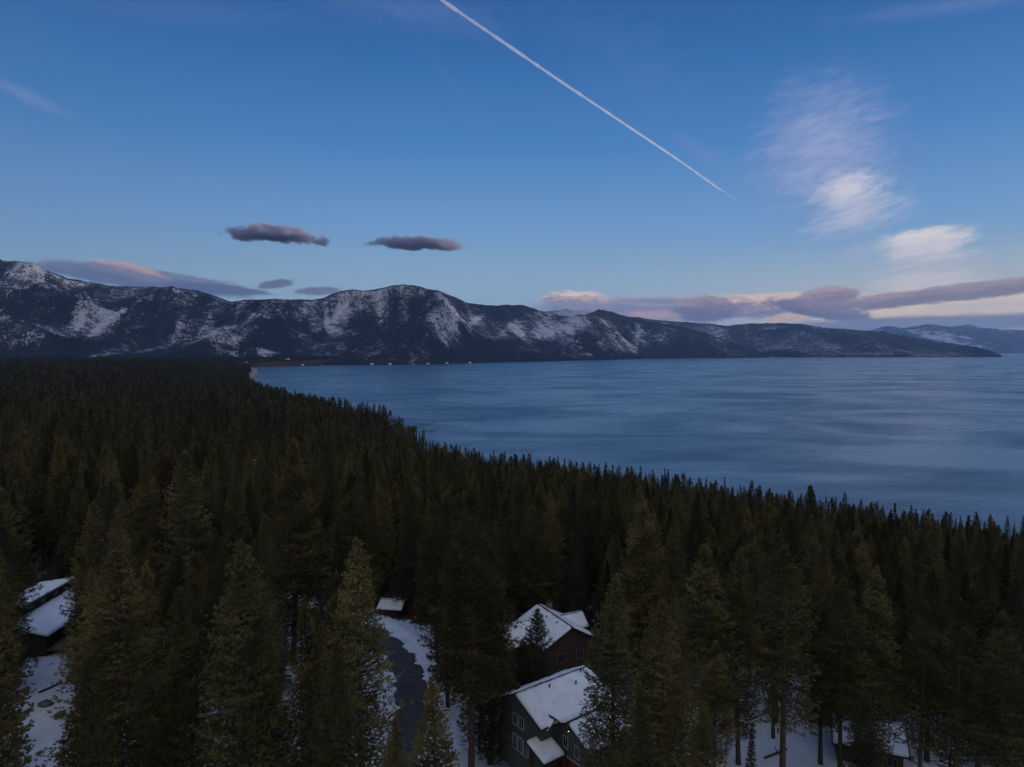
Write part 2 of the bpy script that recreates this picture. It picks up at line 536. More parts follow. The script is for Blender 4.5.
def shore_dist(x, y):
    """distance to the shoreline, positive on land"""
    x = np.asarray(x, dtype=np.float64); y = np.asarray(y, dtype=np.float64)
    d = np.full(x.shape, 1e18)
    for (ax, ay), (bx, by) in zip(SHORE[:-1], SHORE[1:]):
        dx, dy = bx - ax, by - ay
        t = np.clip(((x - ax) * dx + (y - ay) * dy) / (dx * dx + dy * dy), 0, 1)
        d = np.minimum(d, (x - ax - t * dx) ** 2 + (y - ay - t * dy) ** 2)
    d = np.sqrt(d)
    ins = np.zeros(x.shape, dtype=bool)
    n = len(LAND)
    for i in range(n):
        ax, ay = LAND[i]; bx, by = LAND[(i + 1) % n]
        if ay == by: continue
        cond = ((ay > y) != (by > y)) & (x < (bx - ax) * (y - ay) / (by - ay) + ax)
        ins ^= cond
    return np.where(ins, d, -d)


def ground_raw(x, y):
    x = np.asarray(x, dtype=np.float64); y = np.asarray(y, dtype=np.float64)
    s = shore_dist(x, y)
    near = np.exp(-((np.maximum(y - 60, 0) / 420.0) ** 2)) 
    cap = 30 + 41.5 * near + 14 * sstep(-200, -1500, x) * (1 - near)
    cap = cap + 14 * (fbm(x / 500, y / 500, 3, 5) - 0.5) * sstep(180, 500, np.hypot(x, y))
    ramp = 1.5 + 0.20 * s
    k = 9.0
    h = -k * np.log(np.exp(-np.clip(cap, -50, 300) / k) + np.exp(-np.clip(ramp, -300, 900) / k))
    h = h + 1.1 * (fbm(x / 24, y / 24, 3, 9) - 0.5) * np.clip(s / 50, 0, 1)
    return np.where(s > 0, np.maximum(h, 0.4), np.maximum(0.03 * s * 3, -10) - 0.2)


ROAD = [(-62, 143, 2.9), (-47, 137.5, 2.9), (-34, 131.5, 2.9), (-25.5, 125.5, 3.0), (-20.4, 118, 3.0), (-17, 109, 2.8), (-15, 100, 2.5), (-13.8, 91, 2.1), (-14, 81, 1.9), (-16.5, 71, 1.9), (-21, 62, 1.9), (-28, 53, 1.9)]


def road_near(x, y):
    x = np.asarray(x, dtype=np.float64); y = np.asarray(y, dtype=np.float64)
    d = np.full(x.shape, 1e9); cx = np.zeros(x.shape); cyy = np.zeros(x.shape)
    for (ax, ay, _), (bx, by, _) in zip(ROAD[:-1], ROAD[1:]):
        dx, dy = bx - ax, by - ay
        t = np.clip(((x - ax) * dx + (y - ay) * dy) / (dx * dx + dy * dy), 0, 1)
        q = np.hypot(x - ax - t * dx, y - ay - t * dy)
        m = q < d
        d = np.where(m, q, d); cx = np.where(m, ax + t * dx, cx); cyy = np.where(m, ay + t * dy, cyy)
    return d, cx, cyy


def road_dist(x, y):
    return road_near(x, y)[0]


def ground_z(x, y):
    d, cx, cyy = road_near(x, y)
    g = ground_raw(x, y)
    return np.where(d < 9, ground_raw(cx, cyy) * (1 - sstep(4.5, 9, d)) + g * sstep(4.5, 9, d), g)


def grid_mesh(name, X, Y, Z):
    ny, nx = X.shape
    V = np.stack([X, Y, Z], -1).reshape(-1, 3)
    i = np.arange(ny * nx).reshape(ny, nx)
    q = np.stack([i[:-1, :-1], i[:-1, 1:], i[1:, 1:], i[1:, :-1]], -1).reshape(-1, 4)
    me = mesh_np(name, V, None, q)
    smooth(me)
    return me


def axis(breaks):
    out = []
    for a, b, st in breaks:
        out.append(np.arange(a, b, st))
    return np.concatenate(out + [np.array([breaks[-1][1]])])


xs = axis([(-16000, -6000, 500), (-6000, -2000, 100), (-2000, -600, 30), (-600, -160, 10), (-160, 140, 2.0), (140, 700, 10), (700, 2600, 100)])
ys = axis([(-2200, -200, 200), (-200, 30, 10), (30, 190, 2.0), (190, 700, 8), (700, 2000, 20), (2000, 6500, 75)])
GX, GY = np.meshgrid(xs, ys)
GZ = ground_z(GX, GY) - 0.12 * (road_dist(GX, GY) < 4.6)
me = grid_mesh("ground", GX, GY, GZ)
bare = np.clip(0.62 * sstep(110, 200, np.hypot(GX, GY)), 0, 1)
bare = bare - 0.30 * np.exp(-((GX + 64) / 15) ** 2 - ((GY - 97) / 16) ** 2)      # open snowy yard on the left
bare = bare - 0.45 * np.exp(-((road_dist(GX, GY) - 6.0) / 3.0) ** 2)             # ploughed banks
bare = bare - 0.3 * np.exp(-((GX - 32) / 12) ** 2 - ((GY - 84) / 9) ** 2)
a = me.attributes.new('bare', 'FLOAT', 'POINT')
a.data.foreach_set('value', bare.astype(np.float32).ravel())
g = link("ground", me, M['ground']); tag(g, "snowy forest floor sloping down to the lake", "ground", kind="structure")

me = mesh_np("lake", [(-21500, -13900, 0), (47500, -13900, 0), (47500, 33500, 0), (-21500, 33500, 0)], None, [(0, 1, 2, 3)])
tag(link("lake", me, M['water']), "wide blue lake ruffled by the wind", "lake", kind="structure")

# ------------------------------------------------------------------ mountains
def interp(pts, x):
    p = np.array(pts, dtype=np.float64)
    return np.interp(x, p[:, 0], p[:, 1])


SKY_A = [(-420, 300), (-200, 292), (-80, 268), (0, 262), (20, 261), (37, 263), (50, 269), (70, 279), (80, 280.5), (103, 283), (113, 286), (133, 287), (173, 286.5),
         (199, 290.5), (219, 296.5), (232, 301.5), (246, 300), (276, 298), (312, 300), (324, 298), (340, 291.5), (353, 289), (366, 290.5), (376, 290),
         (390, 286), (403, 284.5), (420, 286.5), (440, 290.5), (453, 296), (466, 301.5), (483, 305), (496, 306), (509, 304), (523, 305), (539, 310),
         (559, 315), (572, 316), (586, 314), (599, 309), (612, 311.5), (626, 316.5), (646, 320.5), (680, 326), (705, 333), (735, 343), (760, 352), (775, 359)]
SKY_B = [(520, 318), (545, 312), (565, 309), (585, 312), (620, 316), (660, 320), (680, 322), (707, 324), (724, 325.7), (747, 323.3), (777, 322.7), (801, 324), (824, 327.4),
         (848, 329), (881, 331.5), (915, 337.5), (949, 342.5), (982, 348), (999, 354), (1006, 358.5)]
SKY_C = [(780, 338), (830, 336), (868, 330.7), (885, 325.7), (902, 328), (929, 324), (949, 326.7), (969, 324), (982, 328), (1003, 329), (1024, 330), (1080, 322), (1200, 316), (1330, 305)]


def range_mesh(name, sky, pxs, base, depth, rows, back, relief, seed, mat, snow_fn, wl):
    """a mountain range as ground: every column runs from the shore up to the crest and down behind it"""
    u = (pxs - 512.0) / F
    ts = np.concatenate([np.linspace(0, 1, rows), np.linspace(1, back, rows // 5)[1:]])
    U, Tt = np.meshgrid(u, ts)
    PX = U * F + 512.0
    Yb = base(PX)
    Yr = Yb + depth(PX)
    Y = Yb + (Yr - Yb) * Tt
    X = U * Y
    sk = (HORIZON - interp(sky, PX)) / F
    crest = CAM_Z + sk * Yr
    # soft noise of the crest so that tree tops roughen it
    crest = crest + (fbm(X / 160, Y / 160, 4, seed + 3) - 0.5) * 0.045 * np.maximum(crest, 60)
    wx = X + 600 * (fbm(X / 2600, Y / 2600, 3, seed + 7) - 0.5)
    wy = Y + 600 * (fbm(X / 2600, Y / 2600, 3, seed + 8) - 0.5)
    rd = ridged(wx / wl, wy / wl, 6, seed)
    prof = np.where(Tt <= 1, 0.04 + 0.96 * (0.30 * Tt + 0.70 * sstep(-0.12, 1.05, Tt)), 1 - 0.7 * (Tt - 1) / (back - 1))
    wgt = np.clip(np.sin(np.pi * np.clip(Tt, 0, 1)), 0, 1) ** 0.7
    Z = crest * prof + crest * relief * (rd - 0.42) * wgt * 1.5
    Z = Z * sstep(-0.01, 0.05, Tt) - 4
    # nothing in front may stand above the crest line
    lim = CAM_Z + (sk - 0.0022) * Y
    lim = np.where(Tt < 0.97, lim, 1e9)
    Z = np.where((Z > lim), lim - 0.1 * (Z - lim), Z)
    Z = np.where(Tt < 0.0001, -6, Z)
    me = grid_mesh(name, X, Y, Z)
    PY = HORIZON - (Z - CAM_Z) / Y * F
    sn = snow_fn(X, Y, Z, PX, PY, Tt, crest, rd)
    a = me.attributes.new('snow', 'FLOAT', 'POINT')
    a.data.foreach_set('value', sn.astype(np.float32).ravel())
    o = link(name, me, mat)
    return o


def blob(PX, PY, cx, cy, rx, ry, rot=0.0):
    c, s = math.cos(R(rot)), math.sin(R(rot))
    dx, dy = PX - cx, PY - cy
    p = (dx * c + dy * s) / rx; q = (-dx * s + dy * c) / ry
    return np.exp(-(p * p + q * q) ** 1.5)


def snowA(X, Y, Z, PX, PY, Tt, crest, rd):
    lo = fbm(X / 520, Y / 900, 5, 71)
    s = 0.27 + 1.5 * (lo - 0.46) + 0.16 * sstep(0.15, 0.6, Z / 900.0)
    s = s + 0.5 * (rd - 0.4) + 1.3 * (fbm((X + 0.25 * Y) / 120, Y / 800, 4, 77) - 0.5) - 0.06
    s = s + 0.62 * (ridged((X - 0.2 * Y) / 420, Y / 1500, 4, 78) - 0.42)
    s = s - 0.45 * sstep(0.13, 0.0, Tt) - 0.30 * sstep(0.75, 1.0, Tt) * (PX > 200)
    s = s + 0.25 * blob(PX, PY, 40, 270, 40, 12)
    s = s - 0.35 * blob(PX, PY, 40, 305, 45, 20) - 0.3 * blob(PX, PY, 150, 318, 30, 16)
    # open slopes and cleared runs
    for cx, cy_, rx, ry, rot, k in [(80, 318, 6, 12, 0, 1.0), (103, 326, 20, 4, -38, 0.9), (9, 321, 8, 5, 0, .7), (63, 345, 9, 3, -20, .6),
                                    (145, 317, 12, 5, 0, .5), (132, 338, 1.6, 16, -30, .7), (290, 333, 26, 7, 10, .6), (330, 330, 22, 5, 12, .7),
                                    (285, 314, 26, 5, 0, .5), (222, 334, 22, 9, 10, .5), (182, 326, 8, 3, 0, .5), (440, 330, 26, 14, 40, .6), (445, 312, 18, 14, 40, .5),
                                    (418, 293, 9, 8, 0, .9), (428, 300, 5, 10, 0, .7), (395, 318, 14, 14, 20, .35), (360, 335, 24, 6, 15, .6), (545, 330, 10, 9, 30, .8),
                                    (530, 318, 14, 5, 20, .5), (570, 330, 12, 4, 20, .6), (590, 342, 20, 6, 10, .4), (505, 310, 10, 4, 0, .5), (650, 338, 22, 8, 0, .2),
                                    (180, 358, 16, 1.6, 0, .9), (90, 348, 12, 2, 0, .4), (475, 318, 16, 8, 30, .4)]:
        s = s + 0.6 * k * blob(PX, PY, cx, cy_, rx, ry, rot)
    return s


def snowB(X, Y, Z, PX, PY, Tt, crest, rd):
    lo = fbm(X / 700, Y / 1300, 5, 171)
    s = 0.22 + 1.3 * (lo - 0.46) + 0.3 * (rd - 0.4) - 0.3 * sstep(0.2, 0.0, Tt)
    for cx, cy_, rx, ry, rot, k in [(772, 328, 12, 2, 0, .7), (700, 340, 30, 8, 0, .3), (860, 345, 40, 4, 0, .2), (575, 313, 25, 5, 0, .8), (610, 318, 14, 4, 0, .5)]:
        s = s + k * blob(PX, PY, cx, cy_, rx, ry, rot)
    return s


def snowC(X, Y, Z, PX, PY, Tt, crest, rd):
    lo = fbm(X / 2200, Y / 3500, 5, 271)
    s = 0.25 + 1.2 * (lo - 0.5) + 0.7 * (rd - 0.4) + 0.3 * sstep(0.5, 1.0, Tt)
    for cx, cy_, rx, ry, rot, k in [(965, 324, 18, 5, 0, .5), (935, 338, 34, 3, 14, .6), (1010, 342, 12, 3, 20, .5)]:
        s = s + k * blob(PX, PY, cx, cy_, rx, ry, rot)
    return s


fs = lambda PX: interp(FARSHORE, PX)
o = range_mesh("mountains", SKY_A, np.arange(-420, 776, 1.0), fs,
               lambda PX: np.interp(PX, [-400, 245, 450, 620, 700, 775], [4300, 4300, 3900, 2900, 1500, 300]),
               190, 1.5, 0.42, 11, M['mount'], snowA, 1500)
tag(o, "dark forested mountain range streaked with snow across the bay", "mountains", kind="structure")
o = range_mesh("hills", SKY_B, np.arange(520, 1007, 0.7), lambda PX: fs(PX) + np.interp(PX, [520, 760, 800], [3300, 1200, 40]),
               lambda PX: np.interp(PX, [520, 700, 900, 1006], [6500, 4200, 2600, 500]),
               130, 1.4, 0.34, 47, M['mount'], snowB, 1900)
tag(o, "low dark hills ending in a cape on the far side of the lake", "hills", kind="structure")
o = range_mesh("distant_mountains", SKY_C, np.arange(780, 1330, 1.0), lambda PX: PX * 0 + 25000,
               lambda PX: PX * 0 + 6000, 110, 1.3, 0.40, 83, M['mount_far'], snowC, 4200)
tag(o, "hazy snow covered peaks on the horizon", "mountains", kind="structure")
# unseen range added outside the frame to block low sun near the ground
_az = np.radians(np.arange(44, 150, 0.6))
_r = np.linspace(12500, 17500, 40)
A_, R_ = np.meshgrid(_az, _r)
X_, Y_ = R_ * np.sin(A_), R_ * np.cos(A_)
t_ = (R_ - 12500) / 5000
H_ = 1150 * sstep(44, 58, np.degrees(A_)) * (0.85 + 0.3 * fbm(np.degrees(A_) / 6, t_ * 0 + 2, 4, 5))
Z_ = H_ * np.sin(np.pi * np.clip(t_, 0, 1)) ** 0.8 * (0.8 + 0.4 * ridged(X_ / 3000, Y_ / 3000, 4, 3)) - 5
me = grid_mesh("sun_block_range", X_, Y_, Z_)
a = me.attributes.new('snow', 'FLOAT', 'POINT')
a.data.foreach_set('value', (0.35 + (fbm(X_ / 2500, Y_ / 2500, 4, 9) - .5)).astype(np.float32).ravel())
tag(link("sun_block_range", me, M['mount_far']), "added unseen range that keeps the low sun off the valley", "mountains", kind="structure")

# sandy strip at the head of the bay
def strip(name, pts, mat, zoff, crown=0.0, sub=4, jit=0.0, seed=1, side=None):
    """flat ribbon along (x, y, half width) points, laid on the ground"""
    P = np.array(pts, dtype=np.float64)
    t = np.arange(len(P)); tt = np.linspace(0, len(P) - 1, (len(P) - 1) * sub * 2 + 1)
    px_, py_, w_ = (np.interp(tt, t, P[:, k]) for k in range(3))
    ker = np.ones(5) / 5
    sm = lambda v: np.convolve(np.pad(v, 2, mode='edge'), ker, 'valid')
    px_, py_ = sm(px_), sm(py_)
    dx, dy = np.gradient(px_), np.gradient(py_)
    L = np.hypot(dx, dy); nx, ny = dy / L, -dx / L
    k = 2 * sub + 1
    cs = np.linspace(-1, 1, k)
    X = px_[:, None] + nx[:, None] * w_[:, None] * cs[None, :]
    Y = py_[:, None] + ny[:, None] * w_[:, None] * cs[None, :]
    if jit:
        e = (fbm(X / 1.7, Y / 1.7, 3, seed) - 0.5) * jit * np.abs(cs)[None, :]
        X = X + nx[:, None] * e * 2 * np.sign(cs)[None, :]
        Y = Y + ny[:, None] * e * 2 * np.sign(cs)[None, :]
    Z = ground_z(X, Y)
    if side is None:
        Z = np.repeat(ground_z(px_, py_)[:, None], k, 1) + zoff + crown * (1 - cs[None, :] ** 2)
    else:
        Z = Z + zoff + side * (1 - np.abs(cs[None, :]) ** 1.5) * (0.55 + 0.9 * fbm(X / 1.6, Y / 1.6, 4, seed + 5)) - 0.12 * (np.abs(cs[None, :]) > 0.99)
    return grid_mesh(name, X, Y, Z)


tag(link("beach", strip("beach", [(-1010, 2650, 8), (-1120, 2900, 22), (-1340, 3500, 30), (-1600, 4200, 34), (-1800, 4640, 30)], None, 0.9, 0.3, 6), M['sand']),
    "pale sandy beach at the head of the bay", "beach", kind="structure")
tag(link("road", strip("road", ROAD, None, 0.02, 0.05, 6), M['asphalt']), "dark cleared asphalt road winding between the pines", "road", kind="structure")

# snow ploughed up along the road
def offset(pts, d, w):
    P = np.array([p[:2] for p in pts], dtype=np.float64)
    dx, dy = np.gradient(P[:, 0]), np.gradient(P[:, 1])
    L = np.hypot(dx, dy)
    return [(P[i, 0] - dy[i] / L[i] * d, P[i, 1] + dx[i] / L[i] * d, w) for i in range(len(P))]


east = offset(ROAD, 5.0, 2.2)
west = offset(ROAD, -3.7, 1.4)
tag(link("snow_bank", strip("snow_bank", east[2:9], None, 0.02, sub=14, jit=1.6, seed=4, side=0.75), M['snow']),
    "long ploughed snow bank along the far right edge of the road", "snow bank")
tag(link("snow_bank", strip("snow_bank", west[4:10], None, 0.02, sub=14, jit=1.6, seed=9, side=0.8), M['snow']),
    "narrow snow bank on the left edge of the road beside the tall olive pine", "snow bank")

# ------------------------------------------------------------------ trees
def pine_arrays(seed, H, Rm, base, kind, detail):
    """trunk (+limbs) and crown arrays; detail 2 = near, 1 = middle distance, 0 = far"""
    rg = np.random.default_rng(seed)
    TV, TQ = [], []

    def tube(p0, p1, r0, r1, n):
        nonlocal TV, TQ
        p0 = np.array(p0); p1 = np.array(p1)
        d = p1 - p0; d = d / (np.linalg.norm(d) + 1e-9)
        a = np.cross(d, [0, 0, 1.0]) if abs(d[2]) < 0.9 else np.cross(d, [1.0, 0, 0])
        a = a / np.linalg.norm(a); b = np.cross(d, a)
        s = len(TV)
        for p, r in ((p0, r0), (p1, r1)):
            for k in range(n):
                an = 2 * math.pi * k / n
                TV.append(p + r * (math.cos(an) * a + math.sin(an) * b))
        for k in range(n):
            TQ.append((s + k, s + (k + 1) % n, s + n + (k + 1) % n, s + n + k))

    nseg = {2: 9, 1: 4, 0: 1}[detail]
    nside = {2: 8, 1: 5, 0: 3}[detail]
    r0 = H * 0.0115
    bx, by = rg.normal(0, 0.25, 2) * H / 30
    cen = lambda z: np.array([bx * math.sin(z / H * 3), by * math.sin(z / H * 2.5), z])
    zs = np.linspace(-1.5, H, nseg + 1)
    for a_, b_ in zip(zs[:-1], zs[1:]):
        f0, f1 = max(0, a_) / H, b_ / H
        tube(cen(a_), cen(b_), r0 * (1 - f0) ** 0.8 * (1.25 if a_ < 0 else 1), max(0.012, r0 * (1 - f1) ** 0.8), nside)
    zb = base * H
    Lc = H - zb
    pos, dirs, tone, size = [], [], [], []
    fir = kind == 'fir'
    sp = {2: 0.40 if not fir else 0.55, 1: 0.75, 0: 1.5}[detail]
    z = zb
    ph0 = rg.uniform(0, 6.28)
    lump = rg.uniform(0, 6.28, 4)
    missing = [(rg.uniform(0.0, 0.75), rg.uniform(0, 6.28)) for _ in range(5)]
    while z < H - 0.25:
        t = (z - zb) / Lc
        if fir:
            env = Rm * (1 - t) ** 0.92 * min(1, 0.75 + 2.5 * t)
        else:
            env = 1.40 * Rm * (1 - t) ** 0.80 * min(1, 0.52 + 1.7 * t)
            if kind == 'sparse': env *= 0.85
        nb = {2: 5 if not fir else 7, 1: 5, 0: 4}[detail]
        if kind == 'sparse': nb = max(3, nb - 2)
        for k in range(nb):
            an = ph0 + 2 * math.pi * (k + rg.uniform(-0.3, 0.3)) / nb
            l = env * (1 + 0.11 * math.sin(2 * an + lump[0] + 5 * t) + 0.08 * math.sin(3 * an + lump[1] - 9 * t)) * rg.uniform(0.82, 1.10)
            for (mt, ma) in missing:
                if abs(t - mt) < 0.05 and math.cos(an - ma) > 0.55: l *= 0.7
            l = max(l, 0.10 + 0.3 * (1 - t))
            up = (0.75 * t - 0.12 + rg.normal(0, 0.10)) if not fir else (0.35 * t - 0.30 + rg.normal(0, 0.05))
            zz = z + rg.uniform(-0.5, 0.5) * sp
            o_ = cen(zz)
            dr = np.array([math.cos(an), math.sin(an), up])
            curve = 0.16 * l if not fir else 0.05 * l
            pt = lambda s: o_ + dr * l * s + np.array([0, 0, curve * s * s])
            if detail == 2:
                tube(pt(0), pt(0.5), 0.035 + 0.012 * l, 0.022 + 0.004 * l, 3)
                tube(pt(0.5), pt(0.97), 0.022 + 0.004 * l, 0.01, 3)
            elif detail == 1 and rg.random() < 0.25:
                tube(pt(0), pt(0.9), 0.07, 0.02, 3)
            n = {2: int(4 + l * (6.0 if not fir else 7.5)), 1: int(3 + l * 1.9), 0: 3}[detail]
            side = np.array([-math.sin(an), math.cos(an), 0])
            for j in range(n):
                s = 1 - (rg.random() ** 1.1) * (0.75 if t < 0.8 else 0.95)
                w = (0.34 * l * (1.15 - s) + 0.12) * rg.normal(0, 0.9)
                p = pt(s) + side * w + np.array([0, 0, rg.normal(0.05, 0.05 if fir else 0.12)])
                pos.append(p)
                dd = dr * 0.8 + side * (0.6 * np.sign(w)) + np.array([0, 0, 0.25 if not fir else -0.05])
                dirs.append(dd / np.linalg.norm(dd))
                tone.append(np.clip(0.15 + 0.7 * s * rg.uniform(0.5, 1.2) + rg.normal(0, 0.10), 0, 1))  # inner tufts darker: crown shade put into the needle tone
                size.append(rg.uniform(0.75, 1.2) * (1 - (0.38 if detail == 2 else 0.62) * t))
        z += sp * rg.uniform(0.7, 1.3) * (1 - 0.35 * t)
        ph0 += rg.uniform(0.4, 1.4)
    for k in range({2: 10, 1: 4, 0: 2}[detail]):
        pos.append(cen(H - 0.12 * k)); dirs.append(np.array([0, 0, 1.0])); tone.append(0.8); size.append(0.8)
    pos = np.array(pos); dirs = np.array(dirs); tone = np.array(tone); size = np.array(size)
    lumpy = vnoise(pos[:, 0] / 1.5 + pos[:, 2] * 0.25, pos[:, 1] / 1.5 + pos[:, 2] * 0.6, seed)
    tone = np.clip(tone * 0.75 + (lumpy - 0.45) * 1.0, 0, 1)  # light and dark clumps painted in to raise crown contrast
    nbl = {2: 13 if not fir else 10, 1: 8, 0: 7}[detail]
    bl = {2: 0.31 if not fir else 0.30, 1: 0.52, 0: 0.95}[detail]
    bw = {2: 0.034 if not fir else 0.042, 1: 0.115, 0: 0.33}[detail]
    N = len(pos)
    rd = rg.normal(0, 1, (N, nbl, 3))
    rd[..., 2] *= (0.8 if not fir else 0.28)
    d = dirs[:, None, :] * 0.75 + rd * 0.62
    d /= np.linalg.norm(d, axis=2, keepdims=True)
    a = np.cross(d, rg.normal(0, 1, (N, nbl, 3)))
    a /= np.linalg.norm(a, axis=2, keepdims=True) + 1e-9
    L_ = (bl * size)[:, None, None] * rg.uniform(0.7, 1.25, (N, nbl, 1))
    W_ = bw * rg.uniform(0.7, 1.3, (N, nbl, 1))
    p = pos[:, None, :] - d * 0.12 * L_
    v0 = p + a * W_; v1 = p - a * W_; v2 = p + d * L_
    V = np.stack([v0, v1, v2], 2).reshape(-1, 3)
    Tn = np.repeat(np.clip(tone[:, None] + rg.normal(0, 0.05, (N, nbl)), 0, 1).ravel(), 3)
    tris = np.arange(len(V)).reshape(-1, 3)
    return np.array(TV), np.array(TQ), V, tris, Tn


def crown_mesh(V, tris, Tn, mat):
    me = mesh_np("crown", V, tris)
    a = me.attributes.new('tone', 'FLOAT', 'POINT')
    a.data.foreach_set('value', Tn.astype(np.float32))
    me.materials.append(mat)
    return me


# eight kinds of near tree; H is the height each was grown to
KINDS = [(101, 30, 3.7, 0.14, 'pine', 'pine'), (102, 31, 4.1, 0.20, 'pine', 'pine'), (103, 28, 3.5, 0.10, 'pine', 'pine'), (104, 32, 3.9, 0.32, 'pine', 'pine'),
         (105, 29, 4.3, 0.32, 'sparse', 'pine'), (106, 28, 4.2, 0.06, 'fir', 'fir'), (107, 30, 3.7, 0.05, 'fir', 'fir'), (108, 27, 2.9, 0.12, 'pine', 'pine'),
         (109, 28, 3.6, 0.25, 'sparse', 'rust'), (110, 12, 2.3, 0.10, 'pine', 'fir')]
NEAR = []
for sd, H_t, R_t, b_t, kd, mt in KINDS:
    TV, TQ, V, tr, Tn = pine_arrays(sd, H_t, R_t, b_t, kd, 2)
    tm = mesh_np("trunk", TV, None, TQ); smooth(tm); tm.materials.append(M['bark'])
    NEAR.append((tm, crown_mesh(V, tr, Tn, M[mt]), H_t, R_t, b_t, kd))

# ---- places that the photograph shows open: (px, py, distance of what is seen there)
KEEP = [(400, 618, 128), (404, 634, 118), (410, 650, 112), (416, 668, 108), (412, 690, 99), (405, 706, 95), (393, 606, 132), (424, 625, 124), (432, 640, 116),
        (428, 656, 112), (390, 664, 110), (394, 672, 108), (388, 592, 136), (378, 591, 136), (406, 593, 136),
        (516, 700, 88), (530, 690, 92), (548, 684, 92), (565, 680, 92), (582, 676, 92), (540, 705, 88), (560, 700, 88), (580, 695, 90), (572, 715, 86), (585, 735, 80),
        (556, 740, 82), (540, 735, 80), (522, 725, 80), (515, 745, 80), (530, 750, 80), (565, 755, 80), (590, 715, 84), (508, 735, 82), (548, 760, 79),
        (518, 618, 118), (528, 620, 118), (538, 615, 118), (545, 625, 112), (555, 630, 110), (562, 638, 108), (552, 645, 106), (568, 652, 106), (575, 622, 114), (527, 650, 104),
        (560, 650, 104), (575, 662, 102), (35, 601, 122), (48, 594, 124), (60, 588, 130), (30, 622, 120), (40, 618, 120), (52, 612, 120), (63, 607, 124), (38, 631, 116), (55, 622, 118),
        (40, 660, 112), (55, 655, 112), (45, 685, 100), (55, 690, 100), (35, 690, 100), (40, 710, 95), (55, 712, 95), (48, 730, 92), (40, 748, 90), (60, 700, 98),
        (38, 548, 165), (55, 548, 165), (860, 718, 94), (870, 722, 92), (884, 728, 90), (872, 748, 86), (775, 722, 92), (768, 712, 96), (762, 735, 90), (772, 745, 88),
        (850, 760, 82), (905, 697, 97), (912, 700, 97), (955, 740, 84), (965, 748, 84), (983, 700, 96), (298, 594, 128), (308, 594, 128), (444, 690, 105), (448, 720, 98),
        (490, 745, 86), (482, 755, 84), (843, 752, 88), (835, 745, 88), (733, 655, 104), (738, 690, 98), (935, 752, 84), (820, 748, 88), (752, 712, 94), (600, 600, 120)]
KEEP_P = np.array(KEEP, dtype=np.float64)


def project(x, y, z):
    """pixel of a point"""
    c, s = math.cos(PITCH), math.sin(PITCH)
    dz = z - CAM_Z
    dep = y * c - dz * s
    up = y * s + dz * c
    return 512 + F * x / dep, 383.5 - F * up / dep


def env_at(t, kd, Rm):
    if kd == 'fir': return Rm * (1 - t) ** 0.92 * min(1, 0.75 + 2.5 * t)
    return 1.40 * Rm * (1 - t) ** 0.80 * min(1, 0.52 + 1.7 * t)


def blocks(x, y, gz, H, Rm, base, kd, margin=1.12):
    for kx, ky, kd_ in KEEP:
        if kd_ <= y + 1: continue
        s = slope(ky)
        zz = CAM_Z - s * y
        if zz > gz + H or zz < gz + base * H: continue
        t = (zz - gz - base * H) / (H * (1 - base))
        r = env_at(min(max(t, 0), 1), kd, Rm) * margin
        if abs(uu(kx, ky) * y - x) < r: return True
    return False


FOOT = [(8, 85, 13), (9, 108, 10), (-81, 119, 14), (-23.5, 137, 5.5), (49, 93, 7.5), (-97, 165, 9)]

